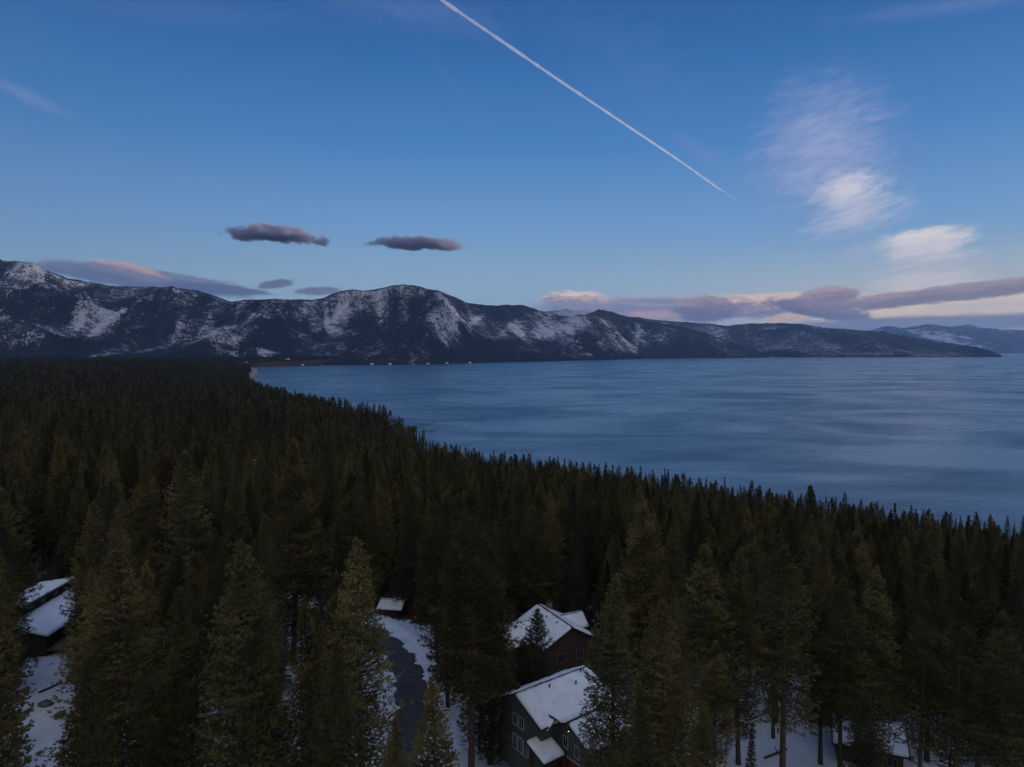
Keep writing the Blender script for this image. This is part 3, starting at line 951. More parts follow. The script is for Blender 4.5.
# trees that can be told apart: (px of top, py of top, distance, crown width scale, kind, label)
HAND = [
    (-8, 545, 50, 0.85, 0, "huge olive pine cut off by the left edge of the picture"),
    (122, 550, 63, 1.30, 1, "broad olive pine with a pointed top right of the two dark snowy roofs"),
    (90, 569, 70, 0.68, 2, "slimmer dim pine tucked against the left side of the broad olive pine"),
    (177, 588, 62, 1.0, 2, "narrow olive pine between the broad left pine and the tall twin pines"),
    (92, 657, 47, 1.0, 0, "small bright olive pine in front of the snowy yard at the bottom left"),
    (240, 541, 57, 1.12, 0, "tall thick olive pine, brightest of the lower left trees"),
    (262, 600, 60, 0.9, 2, "shorter olive pine pressed against the right side of the tall thick one"),
    (303, 604, 58, 1.05, 7, "slender olive pine standing alone below the small snowy clearing"),
    (358, 541, 60, 1.02, 1, "big full olive pine standing at the left edge of the asphalt road"),
    (337, 640, 54, 1.0, 2, "lower olive pine in front of the big roadside pine"),
    (428, 678, 50, 1.1, 0, "short olive pine at the bottom centre, right of the road's end"),
    (470, 487, 78, 1.12, 3, "tallest dark pine at the centre between the road and the two houses"),
    (490, 520, 84, 1.1, 5, "dark fir right behind the tallest centre pine"),
    (500, 600, 88, 0.7, 7, "thin pine left of the brown house roof"),
    (618, 575, 68, 1.1, 2, "tall slim pine right of the green house's snowy roof"),
    (662, 600, 62, 1.15, 1, "full pine to the right of the slim one beside the green house"),
    (706, 704, 46, 1.05, 0, "short bright olive pine at the bottom, right of the green house"),
    (640, 690, 54, 0.9, 2, "low dark pine at the bottom beside the red garage door"),
    (742, 548, 88, 1.0, 0, "dark pine left of the tall bare-trunked pine on the right"),
    (704, 545, 84, 1.25, 3, "wide dark pine rising behind the short bright one right of the houses"),
    (787, 545, 80, 1.15, 4, "open crowned pine with a long bare trunk over the snow on the right"),
    (845, 578, 84, 1.15, 3, "full pine with a visible trunk left of the brown cabin"),
    (878, 566, 86, 1.1, 0, "tall pine whose trunk crosses the brown cabin's snowy roof"),
    (752, 722, 70, 0.75, 5, "small dark fir on the snow at the bottom right"),
    (924, 600, 80, 0.95, 3, "pine just right of the brown cabin with snow patches at its foot"),
    (962, 600, 78, 1.0, 4, "open pine near the right edge above the largest snow patch"),
    (1003, 612, 76, 1.2, 3, "last full pine before the right edge"),
    (290, 436, 112, 1.20, 0, "tall yellowish pine standing above the forest left of centre"),
    (62, 436, 176, 1.6, 0, "broad domed pine rising above the forest at the upper left"),
    (167, 457, 112, 1.0, 8, "rust tinged thinning pine in the upper left forest"),
    (112, 477, 96, 1.35, 5, "dark layered fir in front of the rust tinged pine"),
    (186, 452, 106, 1.2, 4, "olive pine just right of the rust tinged pine"),
    (236, 468, 108, 1.0, 2, "narrow olive pine left of the tall yellowish one"),
    (352, 470, 104, 1.1, 3, "dense pine right of the tall yellowish pine"),
    (408, 487, 140, 1.1, 5, "dark fir standing over the far end of the road"),
    (538, 490, 118, 1.1, 3, "tall dark pine directly behind the brown house roof"),
    (575, 484, 116, 1.1, 6, "dark fir behind the right gable of the brown house"),
    (640, 496, 106, 1.15, 0, "olive pine in the dense row right of the brown house"),
    (537, 610, 97, 1.0, 9, "little dark pine in front of the brown house's snowy roof"),
    (522, 640, 93, 0.9, 9, "small dark pine beside the brown house's porch lamp"),
    (396, 716, 53, 0.85, 2, "small pine at the bottom edge where the road leaves the picture"),
    (594, 598, 98, 0.75, 6, "smaller dark fir against the right corner of the brown house"),
    (866, 694, 79, 0.9, 9, "young dark fir standing in front of the brown cabin's wall"),
    (606, 560, 112, 1.0, 6, "taller dark fir behind the right corner of the brown house"),
    (420, 560, 130, 0.8, 7, "thin dark pine on the bank above the road's far end"),
    (985, 560, 92, 1.0, 2, "dark pine behind the last ones at the right edge"),
    (808, 485, 150, 1.7, 6, "tall pointed fir that stands highest against the water on the right"),
    (447, 500, 96, 0.9, 2, "olive pine behind the left side of the tallest centre pine"),
]
trees = []       # x, y, gz, H, widthscale, kind, label
for px, py, Y, ws, kd, lab in HAND:
    X = uu(px, py) * Y
    gz = float(ground_z(X, Y))
    Ht = CAM_Z - slope(py) * Y - gz
    trees.append([X, Y, gz, Ht, ws, kd, lab])

rg = np.random.default_rng(7)
cell = {}


def ok_spacing(x, y, dmin):
    c = (int(x // 8), int(y // 8))
    for i in (-1, 0, 1):
        for j in (-1, 0, 1):
            for (a_, b_) in cell.get((c[0] + i, c[1] + j), ()):
                if (a_ - x) ** 2 + (b_ - y) ** 2 < dmin * dmin: return False
    return True


def put_cell(x, y):
    cell.setdefault((int(x // 8), int(y // 8)), []).append((x, y))


for t_ in trees: put_cell(t_[0], t_[1])
SKYLINE = [(-50, 425), (0, 430), (100, 440), (240, 440), (400, 440), (430, 448), (500, 456), (560, 464), (640, 472), (720, 484), (800, 498), (880, 508), (960, 516), (1024, 526), (1100, 536)]
# random trees of the near forest
cand = rg.uniform([-190, 71], [190, 262], (9000, 2))
order = np.argsort(cand[:, 1])
for i in order:
    x, y = cand[i]
    if abs(x / y) > 0.84: continue
    if road_dist(x, y) < 5.6 + 1.2 * (y > 90): continue
    if any((x - fx) ** 2 + (y - fy) ** 2 < fr * fr for fx, fy, fr in FOOT): continue
    if not ok_spacing(x, y, 5.4 if y > 100 else 5.2): continue
    if shore_dist(x, y) < 4: continue
    gz = float(ground_z(x, y))
    kd = int(rg.choice([0, 1, 2, 3, 4, 5, 6, 7, 8, 3], p=[.12, .12, .13, .12, .09, .13, .13, .07, .0, .09]))
    H_t = rg.uniform(21, 31) * (0.93 if y > 180 else 1)
    if rg.random() < 0.10: H_t *= rg.uniform(0.4, 0.75)
    # keep below the line of tree tops that stands against the water
    pxx, pyy = project(x, y, gz + H_t)
    lim = interp(SKYLINE, pxx)
    if pyy < lim:
        H_t -= (lim - pyy) / F * y
        if H_t < 9: continue
    ws = rg.uniform(0.85, 1.2)
    b = KINDS[kd]
    if blocks(x, y, gz, H_t, b[2] * ws * H_t / b[1], b[3], b[4]): continue
    put_cell(x, y)
    trees.append([x, y, gz, H_t, ws, kd, None])

# ---- which 300 show largest: paint all silhouettes front to back on a coarse raster
W_, H_r = 512, 384
buf = np.full((H_r, W_), -1, dtype=np.int32)
for i in sorted(range(len(trees)), key=lambda i: trees[i][1]):
    x, y, gz, Ht, ws, kd, lab = trees[i]
    b = KINDS[kd]
    Rm = b[2] * ws * Ht / b[1]
    p0 = project(x, y, gz + Ht); p1 = project(x, y, gz + Ht * b[3]); 
    y0, y1 = p0[1] / 2, p1[1] / 2
    for r in range(max(0, int(y0)), min(H_r, int(y1) + 1)):
        t = 1 - (r - y0) / max(1e-6, (y1 - y0))
        t = min(max(t, 0), 1)
        w = env_at(t, b[4], Rm) / y * F / 2
        a_, c_ = int(p0[0] / 2 - w), int(p0[0] / 2 + w) + 1
        a_, c_ = max(0, a_), min(W_, c_)
        if c_ > a_:
            row = buf[r, a_:c_]
            row[row < 0] = i
cnt = np.bincount(buf[buf >= 0], minlength=len(trees))
rank = sorted(range(len(trees)), key=lambda i: (-1e6 if trees[i][6] else 0) - cnt[i])
single = [i for i in rank[:296] if cnt[i] > 0]
rest = [i for i in range(len(trees)) if i not in set(single)]


def zone(x, y, Ht, kd):
    px, py = project(x, y, float(ground_z(x, y)) + Ht)
    shape = {0: "olive pine", 1: "broad olive pine", 2: "slim olive pine", 3: "bare-stemmed dark pine", 4: "open crowned pine", 5: "dark layered fir",
             6: "pointed dark fir", 7: "slender pine", 8: "rust tinged pine", 9: "little dark pine"}[kd]
    size = "tall" if Ht > 27 else ("short" if Ht < 19 else "medium")
    d = "in front" if y < 100 else ("in mid-forest" if y < 150 else "farther back")
    if px < 90: z = "near the left snowy roofs"
    elif px < 210: z = "near the rust tinged pine"
    elif px < 330: z = "near the tall yellowish pine"
    elif px < 450: z = "beside the asphalt road"
    elif px < 600: z = "by the two big houses"
    elif px < 740: z = "right of both big houses"
    elif px < 860: z = "near the tall bare-trunked pine"
    else: z = "toward the right edge"
    return "%s %s %s %s" % (size, shape, z, d), "forest trees " + z


def scaled_tree(x, y, gz, Ht, ws, kd, rz, sink=0.3):
    tm, cm, H0, R0, b0, k0 = NEAR[kd]
    s = Ht / H0
    root = empty("pine_tree" if k0 != 'fir' else "fir_tree", (x, y, gz), rz)
    root.scale = (s * ws, s * ws, s)
    for nm, me in (("trunk", tm), ("crown", cm)):
        c = bpy.data.objects.new(nm, me)
        col.objects.link(c)
        c.parent = root
    return root


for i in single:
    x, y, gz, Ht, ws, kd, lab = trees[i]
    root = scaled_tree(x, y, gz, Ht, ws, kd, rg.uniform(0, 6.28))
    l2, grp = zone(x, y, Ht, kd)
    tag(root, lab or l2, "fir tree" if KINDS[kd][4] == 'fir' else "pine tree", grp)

CABINS = [(247, 380, 3, 16, "pale blue snowy roof deep in the forest left of the tall yellowish pine"), (137, 640, 4, 18, "tiny snowy roof in the distant forest above the rust tinged pine"),
          (322, 330, 2, 13, "small snowy roof in the far forest right of the tall yellowish pine")]
# ---- the rest of the forest, uncountable: one object
protos = []
far_specs = []
for mm in range(10): far_specs.append(('near', mm))
for k, (sd, H_t, R_t, b_t, kd, mt) in enumerate([(201, 28, 3.6, .08, 'pine', 'pine'), (202, 28, 3.9, .1, 'pine', 'pine'), (203, 28, 3.3, .04, 'fir', 'fir'), (204, 28, 3.2, .05, 'pine', 'pine'), (205, 28, 3.5, .06, 'fir', 'pine')]):
    for det in (1, 0):
        TV, TQ, V, tr, Tn = pine_arrays(sd + det * 50, H_t, R_t * (1.0 if det else 1.0), b_t, kd, det)
        off = len(TV)
        VV = np.concatenate([TV, V]); 
        me = mesh_np("forest_tree", VV, tr + off, TQ)
        at = me.attributes.new('tone', 'FLOAT', 'POINT')
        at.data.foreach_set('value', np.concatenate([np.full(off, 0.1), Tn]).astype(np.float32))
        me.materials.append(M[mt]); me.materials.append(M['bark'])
        mi = np.zeros(len(me.polygons), dtype=np.int32); mi[len(tr):] = 1
        me.polygons.foreach_set('material_index', mi)
        protos.append((det, bpy.data.objects.new("forest_tree", me)))
near_protos = []
for tm, cm, H0, R0, b0, k0 in NEAR[:8]:
    near_protos.append((tm, cm, H0))

pts = []         # x, y, z, proto index, sx, sz, rot
def add_pt(x, y, z, pi, sx, sz): pts.append((x, y, z, pi, sx, sz, rg.uniform(0, 6.28)))
mid_idx = [i for i, p in enumerate(protos) if p[0] == 1]
far_idx = [i for i, p in enumerate(protos) if p[0] == 0]
for i in rest:
    x, y, gz, Ht, ws, kd, lab = trees[i]
    j = {5: 2, 6: 2, 0: 0, 1: 1, 7: 3, 3: 1}.get(kd, 3)
    add_pt(x, y, gz, mid_idx[j], ws * Ht / 28, Ht / 28)


def scatter(y0, y1, step, xl, idx, hmin, hmax, wf, keep=1.0):
    ys_ = np.arange(y0, y1, step)
    out = 0
    for yy in ys_:
        xw = 0.80 * yy + 30
        xx = np.arange(max(-xw, xl), xw, step)
        x = xx + rg.uniform(-0.55, 0.55, len(xx)) * step
        y = yy + rg.uniform(-0.55, 0.55, len(xx)) * step
        s = shore_dist(x, y)
        m = (s > 5) & (rg.random(len(xx)) < keep) & (np.hypot(x + 97, y - 165) > 9)
        m &= (np.hypot(x + 150, y - 975) > 42)
        x, y, s = x[m], y[m], s[m]
        if not len(x): continue
        z = ground_z(x, y)
        clear = fbm(x / 130, y / 130, 3, 33)
        for a_, b_, c_, q in zip(x, y, z, clear):
            if q < 0.31: continue
            if any(abs(a_ / b_ - (cp - 512) / F) * b_ < cw * 0.62 and -1.5 * cw < b_ - cd < 0.8 * cw or (a_ - (cp - 512) / F * cd) ** 2 + (b_ - cd) ** 2 < (0.8 * cw) ** 2 for cp, cd, _a, cw, _l in CABINS): continue
            h = rg.uniform(hmin, hmax) * (0.85 + 0.3 * q)
            if rg.random() < 0.06: h *= 1.18
            if b_ < 700:
                pxx, pyy = project(a_, b_, c_ + h)
                lim = interp(SKYLINE, pxx) - (14 if rg.random() < 0.12 else 0) + rg.uniform(-8, 9)
                if 400 < pxx and pyy < lim: h = max(11, h - (lim - pyy) / F * b_)
            add_pt(a_, b_, c_ - 0.2, int(rg.choice(idx)), h / 28 * wf * rg.uniform(0.85, 1.2), h / 28)


scatter(263, 640, 8.6, -600, mid_idx, 17, 31, 1.25, 0.92)
scatter(640, 1500, 10.0, -1500, far_idx, 17, 33, 1.35, 0.92)
scatter(1500, 3000, 12.5, -3000, far_idx, 17, 32, 1.6, 0.92)
scatter(3000, 5600, 15.0, -5000, far_idx, 19, 29, 1.8, 0.92)
# the tall spires that stand against the water
for px, py in ((540, 460), (583, 462), (606, 462), (640, 466), (668, 474), (690, 477), (716, 480), (752, 480), (770, 488), (790, 490), (832, 497), (846, 503), (872, 502), (895, 503), (911, 505), (929, 508), (951, 512), (968, 516), (1008, 516), (455, 450), (475, 456), (500, 456)):
    best = None
    for y in np.arange(240, 470, 6.0):
        x = uu(px, py) * y
        if shore_dist(x, y) < 6: break
        z = float(ground_z(x, y)); h = CAM_Z - slope(py) * y - z
        if best is None or abs(h - 31) < abs(best[3] - 31): best = (x, y, z, h)
    if best and 14 < best[3] < 40:
        x, y, z, h = best
        add_pt(x, y, z - 0.2, int(rg.choice(mid_idx)), h / 28 * rg.uniform(1.1, 1.4), h / 28)
# trees outside the frame to the left and right of the near ones (they shade and close the wood)
for _ in range(260):
    y = rg.uniform(40, 260); sgn = rg.choice([-1, 1]); x = sgn * (0.86 * y + rg.uniform(2, 45))
    if shore_dist(x, y) < 5 or not ok_spacing(x, y, 5): continue
    put_cell(x, y)
    h = rg.uniform(20, 30)
    add_pt(x, y, float(ground_z(x, y)) - 0.2, int(rg.choice(mid_idx)), h / 28, h / 28)
PT = np.array(pts)
print("trees single", len(single), "rest", len(PT))
fm = bpy.data.meshes.new("forest")
fm.vertices.add(len(PT))
fm.vertices.foreach_set('co', PT[:, :3].astype(np.float32).ravel())
for nm, vals, ty in (("pick", PT[:, 3], 'INT'), ("spin", PT[:, 6], 'FLOAT')):
    a = fm.attributes.new(nm, ty, 'POINT'); a.data.foreach_set('value', vals.astype(np.int32 if ty == 'INT' else np.float32))
a = fm.attributes.new("size", 'FLOAT_VECTOR', 'POINT')
a.data.foreach_set('vector', np.stack([PT[:, 4], PT[:, 4], PT[:, 5]], 1).astype(np.float32).ravel())
forest = link("forest", fm)
tag(forest, "dense dark conifer forest running down to the lake and along the bay", "forest", kind="stuff")
gt = bpy.data.node_groups.new("forest_nodes", 'GeometryNodeTree')
gt.interface.new_socket('Geometry', in_out='INPUT', socket_type='NodeSocketGeometry')
gt.interface.new_socket('Geometry', in_out='OUTPUT', socket_type='NodeSocketGeometry')
N = gt.nodes; Lk = gt.links
gi = N.new('NodeGroupInput'); go = N.new('NodeGroupOutput')
jn = N.new('GeometryNodeJoinGeometry')
def named(nm, ty):
    n = N.new('GeometryNodeInputNamedAttribute'); n.data_type = ty; n.inputs['Name'].default_value = nm
    return n.outputs['Attribute']
pick = named("pick", 'INT'); spin = named("spin", 'FLOAT'); size = named("size", 'FLOAT_VECTOR')
rotv = N.new('ShaderNodeCombineXYZ'); Lk.new(spin, rotv.inputs['Z'])
for k, (det, ob) in enumerate(protos):
    oi = N.new('GeometryNodeObjectInfo'); oi.inputs['Object'].default_value = ob; oi.inputs['As Instance'].default_value = True
    cmp_ = N.new('FunctionNodeCompare'); cmp_.data_type = 'INT'; cmp_.operation = 'EQUAL'
    ins = [s for s in cmp_.inputs if s.type == 'INT' and s.enabled]
    Lk.new(pick, ins[0]); ins[1].default_value = k
    ip = N.new('GeometryNodeInstanceOnPoints')
    Lk.new(gi.outputs[0], ip.inputs['Points']); Lk.new(cmp_.outputs[0], ip.inputs['Selection'])
    Lk.new(oi.outputs['Geometry'], ip.inputs['Instance'])
    Lk.new(rotv.outputs[0], ip.inputs['Rotation']); Lk.new(size, ip.inputs['Scale'])
    Lk.new(ip.outputs[0], jn.inputs[0])
Lk.new(jn.outputs[0], go.inputs[0])
md = forest.modifiers.new("forest", 'NODES'); md.node_group = gt

# ------------------------------------------------------------------ buildings
class MB:
    """collects boxes, prisms and slabs in a local frame and builds ONE mesh"""
    def __init__(self): self.V = []; self.F = []

    def poly(self, pts):
        s = len(self.V); self.V += [tuple(p) for p in pts]; self.F.append(tuple(range(s, s + len(pts))))

    def box(self, a, b):
        x0, y0, z0 = a; x1, y1, z1 = b
        s = len(self.V)
        self.V += [(x0, y0, z0), (x1, y0, z0), (x1, y1, z0), (x0, y1, z0), (x0, y0, z1), (x1, y0, z1), (x1, y1, z1), (x0, y1, z1)]
        self.F += [tuple(s + k for k in f) for f in ((0, 3, 2, 1), (4, 5, 6, 7), (0, 1, 5, 4), (1, 2, 6, 5), (2, 3, 7, 6), (3, 0, 4, 7))]

    def prism(self, prof, axis, a, b):
        """profile (list of 2-D points) swept along an axis ('x' or 'y') from a to b"""
        s = len(self.V); n = len(prof)
        for w in (a, b):
            for (h, z) in prof:
                self.V.append((w, h, z) if axis == 'x' else (h, w, z))
        self.F.append(tuple(s + k for k in range(n))[::-1]); self.F.append(tuple(s + n + k for k in range(n)))
        for k in range(n):
            self.F.append((s + k, s + (k + 1) % n, s + n + (k + 1) % n, s + n + k))

    def slab(self, c, th):
        """flat panel through four corners with thickness th downwards"""
        s = len(self.V)
        self.V += [tuple(p) for p in c] + [(p[0], p[1], p[2] - th) for p in c]
        self.F += [(s, s + 1, s + 2, s + 3), (s + 7, s + 6, s + 5, s + 4)]
        for k in range(4):
            self.F.append((s + k, s + 4 + k, s + 4 + (k + 1) % 4, s + (k + 1) % 4))

    def cyl(self, p, r, h, n=10, r2=None):
        s = len(self.V); r2 = r if r2 is None else r2
        for z, q in ((0, r), (h, r2)):
            for k in range(n):
                a = 2 * math.pi * k / n
                self.V.append((p[0] + q * math.cos(a), p[1] + q * math.sin(a), p[2] + z))
        for k in range(n): self.F.append((s + k, s + (k + 1) % n, s + n + (k + 1) % n, s + n + k))
        self.F.append(tuple(s + n + k for k in range(n))); self.F.append(tuple(s + k for k in range(n))[::-1])

    def bar(self, a, b, r):
        a = Vector(a); b = Vector(b); d = (b - a).normalized()
        u_ = d.cross(Vector((0, 0, 1)) if abs(d.z) < 0.9 else Vector((1, 0, 0))).normalized(); v_ = d.cross(u_)
        s = len(self.V)
        for p in (a, b):
            for q in ((-1, -1), (1, -1), (1, 1), (-1, 1)): self.V.append(tuple(p + u_ * r * q[0] + v_ * r * q[1]))
        for k in range(4): self.F.append((s + k, s + (k + 1) % 4, s + 4 + (k + 1) % 4, s + 4 + k))
        self.F += [(s + 3, s + 2, s + 1, s), (s + 4, s + 5, s + 6, s + 7)]

    def build(self, name, mat, parent):
        me = bpy.data.meshes.new(name)
        me.from_pydata(self.V, [], self.F); me.update()
        return link(name, me, mat, parent)


def snow_sheet(name, c, th, parent, seed, inset=0.12, ragged=0.25, gap=None):
    """layer of snow lying on a roof slope: c = four corners (eave a, eave b, ridge b, ridge a)"""
    c = [np.array(p, dtype=np.float64) for p in c]
    nu = max(6, int(np.linalg.norm(c[1] - c[0]) / 0.3)); nv = max(5, int(np.linalg.norm(c[3] - c[0]) / 0.3))
    Ug, Vg = np.meshgrid(np.linspace(0, 1, nu), np.linspace(0, 1, nv))
    Lu = np.linalg.norm(c[1] - c[0]); Lv = np.linalg.norm(c[3] - c[0])
    n1 = fbm(Ug * Lu / 1.1 + seed * 9, Vg * Lv / 1.1, 4, seed) - 0.5
    eu = np.minimum(Ug, 1 - Ug) * Lu; ev = np.minimum(Vg * Lv * 2.0, (1 - Vg) * Lv)
    Uu = np.clip(Ug, inset / Lu, 1 - inset / Lu); Vv = np.clip(Vg, 0.02 / Lv, 1 - (inset + 0.12) / Lv)
    Vv = np.where(Vg >= 0.999, Vv - (np.abs(n1) * ragged * 2) / Lv, Vv)
    P = ((1 - Uu) * (1 - Vv))[..., None] * c[0] + (Uu * (1 - Vv))[..., None] * c[1] + (Uu * Vv)[..., None] * c[2] + ((1 - Uu) * Vv)[..., None] * c[3]
    edge = sstep(0, 0.35, np.minimum(eu, ev))
    P[..., 2] += 0.012 + th * (0.30 + 0.70 * edge) * (1 + 0.9 * n1)
    border = (Ug <= 0) | (Ug >= 1) | (Vg <= 0) | (Vg >= 1)
    P[..., 2] = np.where(border, P[..., 2] - th * 0.5, P[..., 2])
    me = grid_mesh(name, P[..., 0], P[..., 1], P[..., 2])
    # closing underside
    o = link(name, me, M['snow'], parent)
    md = o.modifiers.new('t', 'SOLIDIFY'); md.thickness = th * 0.4; md.offset = -1
    return o


def window(parent, p, ax, w, h, frame='white', out=1, mull=1):
    """window on a wall: p = centre, ax = 'x' (wall runs along x, faces -y or +y) or 'y'; out = +1/-1 facing"""
    f = MB(); g = MB(); t = 0.09
    def bx(mb, a0, a1, z0, z1, d0, d1):
        d0, d1 = sorted((d0 * out, d1 * out))
        if ax == 'x': mb.box((p[0] + a0, p[1] + d0, p[2] + z0), (p[0] + a1, p[1] + d1, p[2] + z1))
        else: mb.box((p[0] + d0, p[1] + a0, p[2] + z0), (p[0] + d1, p[1] + a1, p[2] + z1))
    bx(f, -w / 2 - t, -w / 2, -h / 2 - t, h / 2 + t, 0.003, 0.07); bx(f, w / 2, w / 2 + t, -h / 2 - t, h / 2 + t, 0.003, 0.07)
    bx(f, -w / 2, w / 2, h / 2, h / 2 + t, 0.003, 0.07); bx(f, -w / 2, w / 2, -h / 2 - t, -h / 2, 0.003, 0.09)
    if mull: bx(f, -0.025, 0.025, -h / 2, h / 2, 0.005, 0.05)
    fr = f.build("window", M[frame], parent)
    bx(g, -w / 2, w / 2, -h / 2, h / 2, 0.002, 0.02)
    g.build("pane", M['glass'], fr)
    return fr


def gable_mass(root, x0, x1, y0, y1, z0, ze, zr, wall, oh=0.55, seed=1, th=0.22, ridge_y=None, snow=(True, True), bare_ridge=0.0):
    """gabled mass with its ridge along local x"""
    yr = (y0 + y1) / 2 if ridge_y is None else ridge_y
    w = MB(); w.prism([(y0, z0), (y1, z0), (y1, ze), (yr, zr), (y0, ze)], 'x', x0, x1)
    wo = w.build("wall", M[wall], root)
    out = []
    for sgn, ye, sn in ((-1, y0, snow[0]), (1, y1, snow[1])):
        k = (zr - ze) / abs(ye - yr)
        yo = ye + sgn * oh; zo = ze - k * oh
        up = 0.20
        c = [(x0 - oh, yo, zo + up), (x1 + oh, yo, zo + up), (x1 + oh, yr, zr + up), (x0 - oh, yr, zr + up)]
        if sgn > 0: cc = [c[1], c[0], c[3], c[2]]
        else: cc = c
        r = MB(); r.slab(cc, 0.17)
        ro = r.build("roof", M['shingle'], root)
        fb = MB(); fb.bar((x0 - oh, yo, zo + up - 0.12), (x1 + oh, yo, zo + up - 0.12), 0.07)
        fb.build("gutter", M['dark'], root)
        if sn: snow_sheet("roof_snow", cc, th, root, seed + (3 if sgn > 0 else 0))
    return wo


def gz_at(x, y): return float(ground_z(x, y))


# green house with the red garage door: local x = ridge direction, -x gables face the camera's left
th_ = math.atan2(0.60, 0.80)
h0 = (0.6, 80.2)
gz = 70.6
A = empty("green_house", (h0[0], h0[1], gz), th_)
tag(A, "grey-green two-storey house with snowy stepped gable roofs and a red garage door", "house")
def Lz(z): return z - gz
gable_mass(A, 0, 11.0, -4.6, 3.4, -1.5, 6.2, 8.1, 'green', 0.6, 21, ridge_y=0)
# garage wing, lower, toward the camera
gable_mass(A, 2.6, 9.6, -9.8, -3.2, -1.5, 4.95, 6.6, 'green', 0.55, 31, ridge_y=-6.6)
# connecting roof between the two gables
# porch
mb = MB(); mb.slab([(-1.6, -6.9, 3.3), (1.9, -6.9, 3.3), (1.9, -3.4, 4.5), (-1.6, -3.4, 4.5)], 0.16); mb.build("porch_roof", M['shingle'], A)
snow_sheet("roof_snow", [(-1.6, -6.9, 3.3), (1.9, -6.9, 3.3), (1.9, -3.4, 4.5), (-1.6, -3.4, 4.5)], 0.25, A, 41)
for px_ in (-1.35, 1.65):
    mb = MB(); mb.box((px_ - 0.12, -6.75, -1.5), (px_ + 0.12, -6.5, 3.15)); mb.build("post", M['brown'], A)
mb = MB(); mb.slab([(-1.7, -7.0, 0.6), (2.4, -7.0, 0.6), (2.4, -4.65, 0.6), (-1.7, -4.65, 0.6)], 0.2); mb.build("porch_floor", M['plank'], A)
# dormer-like recess gable above the porch
mb = MB(); mb.prism([(0.6, 5.5), (2.6, 5.5), (1.6, 6.5)], 'y', -5.0, -3.4); mb.build("wall", M['green'], A)
mb = MB(); mb.slab([(0.35, -5.4, 5.75), (1.6, -5.4, 6.85), (1.6, -3.0, 6.85), (0.35, -3.0, 5.75)][::-1], 0.1); mb.build("roof", M['shingle'], A)
mb = MB(); mb.slab([(1.6, -5.4, 6.85), (2.85, -5.4, 5.75), (2.85, -3.0, 5.75), (1.6, -3.0, 6.85)][::-1], 0.1); mb.build("roof", M['shingle'], A)
snow_sheet("roof_snow", [(0.35, -5.4, 5.75), (0.35, -3.0, 5.75), (1.6, -3.0, 6.85), (1.6, -5.4, 6.85)], 0.14, A, 47)
snow_sheet("roof_snow", [(2.85, -3.0, 5.75), (2.85, -5.4, 5.75), (1.6, -5.4, 6.85), (1.6, -3.0, 6.85)], 0.14, A, 48)
# windows on the gable ends (local -x faces)
for (yy, zz, w, h) in ((-0.9, 4.9, 0.8, 1.3), (0.3, 4.9, 0.8, 1.3), (-1.8, 2.1, 0.75, 1.7), (-0.7, 2.1, 0.75, 1.7), (0.4, 2.1, 0.75, 1.7)):
    window(A, (0, yy, zz), 'y', w, h, out=-1)
for (yy, zz, w, h) in ((-5.9, 4.0, 0.7, 1.25), (-7.9, 3.7, 0.7, 1.25)):
    window(A, (2.6, yy, zz), 'y', w, h, out=-1)
for (xx, zz) in ((4.2, 3.6), (7.2, 3.6), (7.2, 1.2)): window(A, (xx, -9.8, zz), 'x', 0.9, 1.2, out=-1)
mb = MB(); mb.box((2.52, -9.1, -0.2), (2.597, -4.3, 2.35))
gd = mb.build("garage_door", M['red'], A)
mb = MB()
for k in range(4): mb.box((2.50, -9.05, 0.35 + k * 0.5), (2.519, -4.35, 0.38 + k * 0.5))
mb.build("panel_groove", M['dark'], gd)
mb = MB(); mb.box((2.50, -9.25, -0.2), (2.597, -9.103, 2.52)); mb.box((2.50, -4.297, -0.2), (2.597, -4.15, 2.52)); mb.box((2.50, -9.103, 2.353), (2.597, -4.297, 2.52))
mb.build("door_frame", M['white'], A)
mb = MB(); mb.box((-0.06, -3.3, 0.6), (-0.003, -2.35, 2.7)); mb.build("door", M['brown'], A)
mb = MB(); mb.box((2.3, -6.7, 5.75), (2.597, -6.5, 5.9)); wl = mb.build("wall_lamp", M['dark'], A)
mb = MB(); mb.cyl((2.40, -6.6, 5.66), 0.06, 0.086); mb.build("bulb", M['lamp'], wl)
# roof details: vents, chimney, bare strip
mb = MB(); mb.box((0.9, 1.1, 6.9), (1.35, 1.55, 8.35)); ch = mb.build("chimney", M['dark'], A)
mb = MB(); mb.box((0.82, 1.02, 8.353), (1.43, 1.63, 8.45)); mb.build("cap", M['shingle'], ch)
for (xx, yy, zz) in ((4.2, -1.1, 7.65), (7.8, -1.9, 7.35), (9.7, -0.7, 7.8)):
    mb = MB(); mb.cyl((xx, yy, zz), 0.09, 0.75, 8); mb.cyl((xx, yy, zz + 0.75), 0.16, 0.08, 8, 0.05); mb.build("vent_pipe", M['dark'], A)
# porch rail topped with snow
mb = MB()
mb.bar((-1.7, -7.05, 1.45), (-5.0, -9.6, 0.9), 0.05); mb.bar((-1.7, -7.05, 0.95), (-5.0, -9.6, 0.4), 0.035)
for k in range(5):
    f = k / 4; mb.bar((-1.7 - 3.3 * f, -7.05 - 2.55 * f, -0.6), (-1.7 - 3.3 * f, -7.05 - 2.55 * f, 1.43 - .55 * f), 0.05)
rl = mb.build("railing", M['plank'], A)
mb = MB(); mb.bar((-1.75, -7.1, 1.56), (-5.05, -9.65, 1.01), 0.07); mb.build("rail_snow", M['snow'], rl)

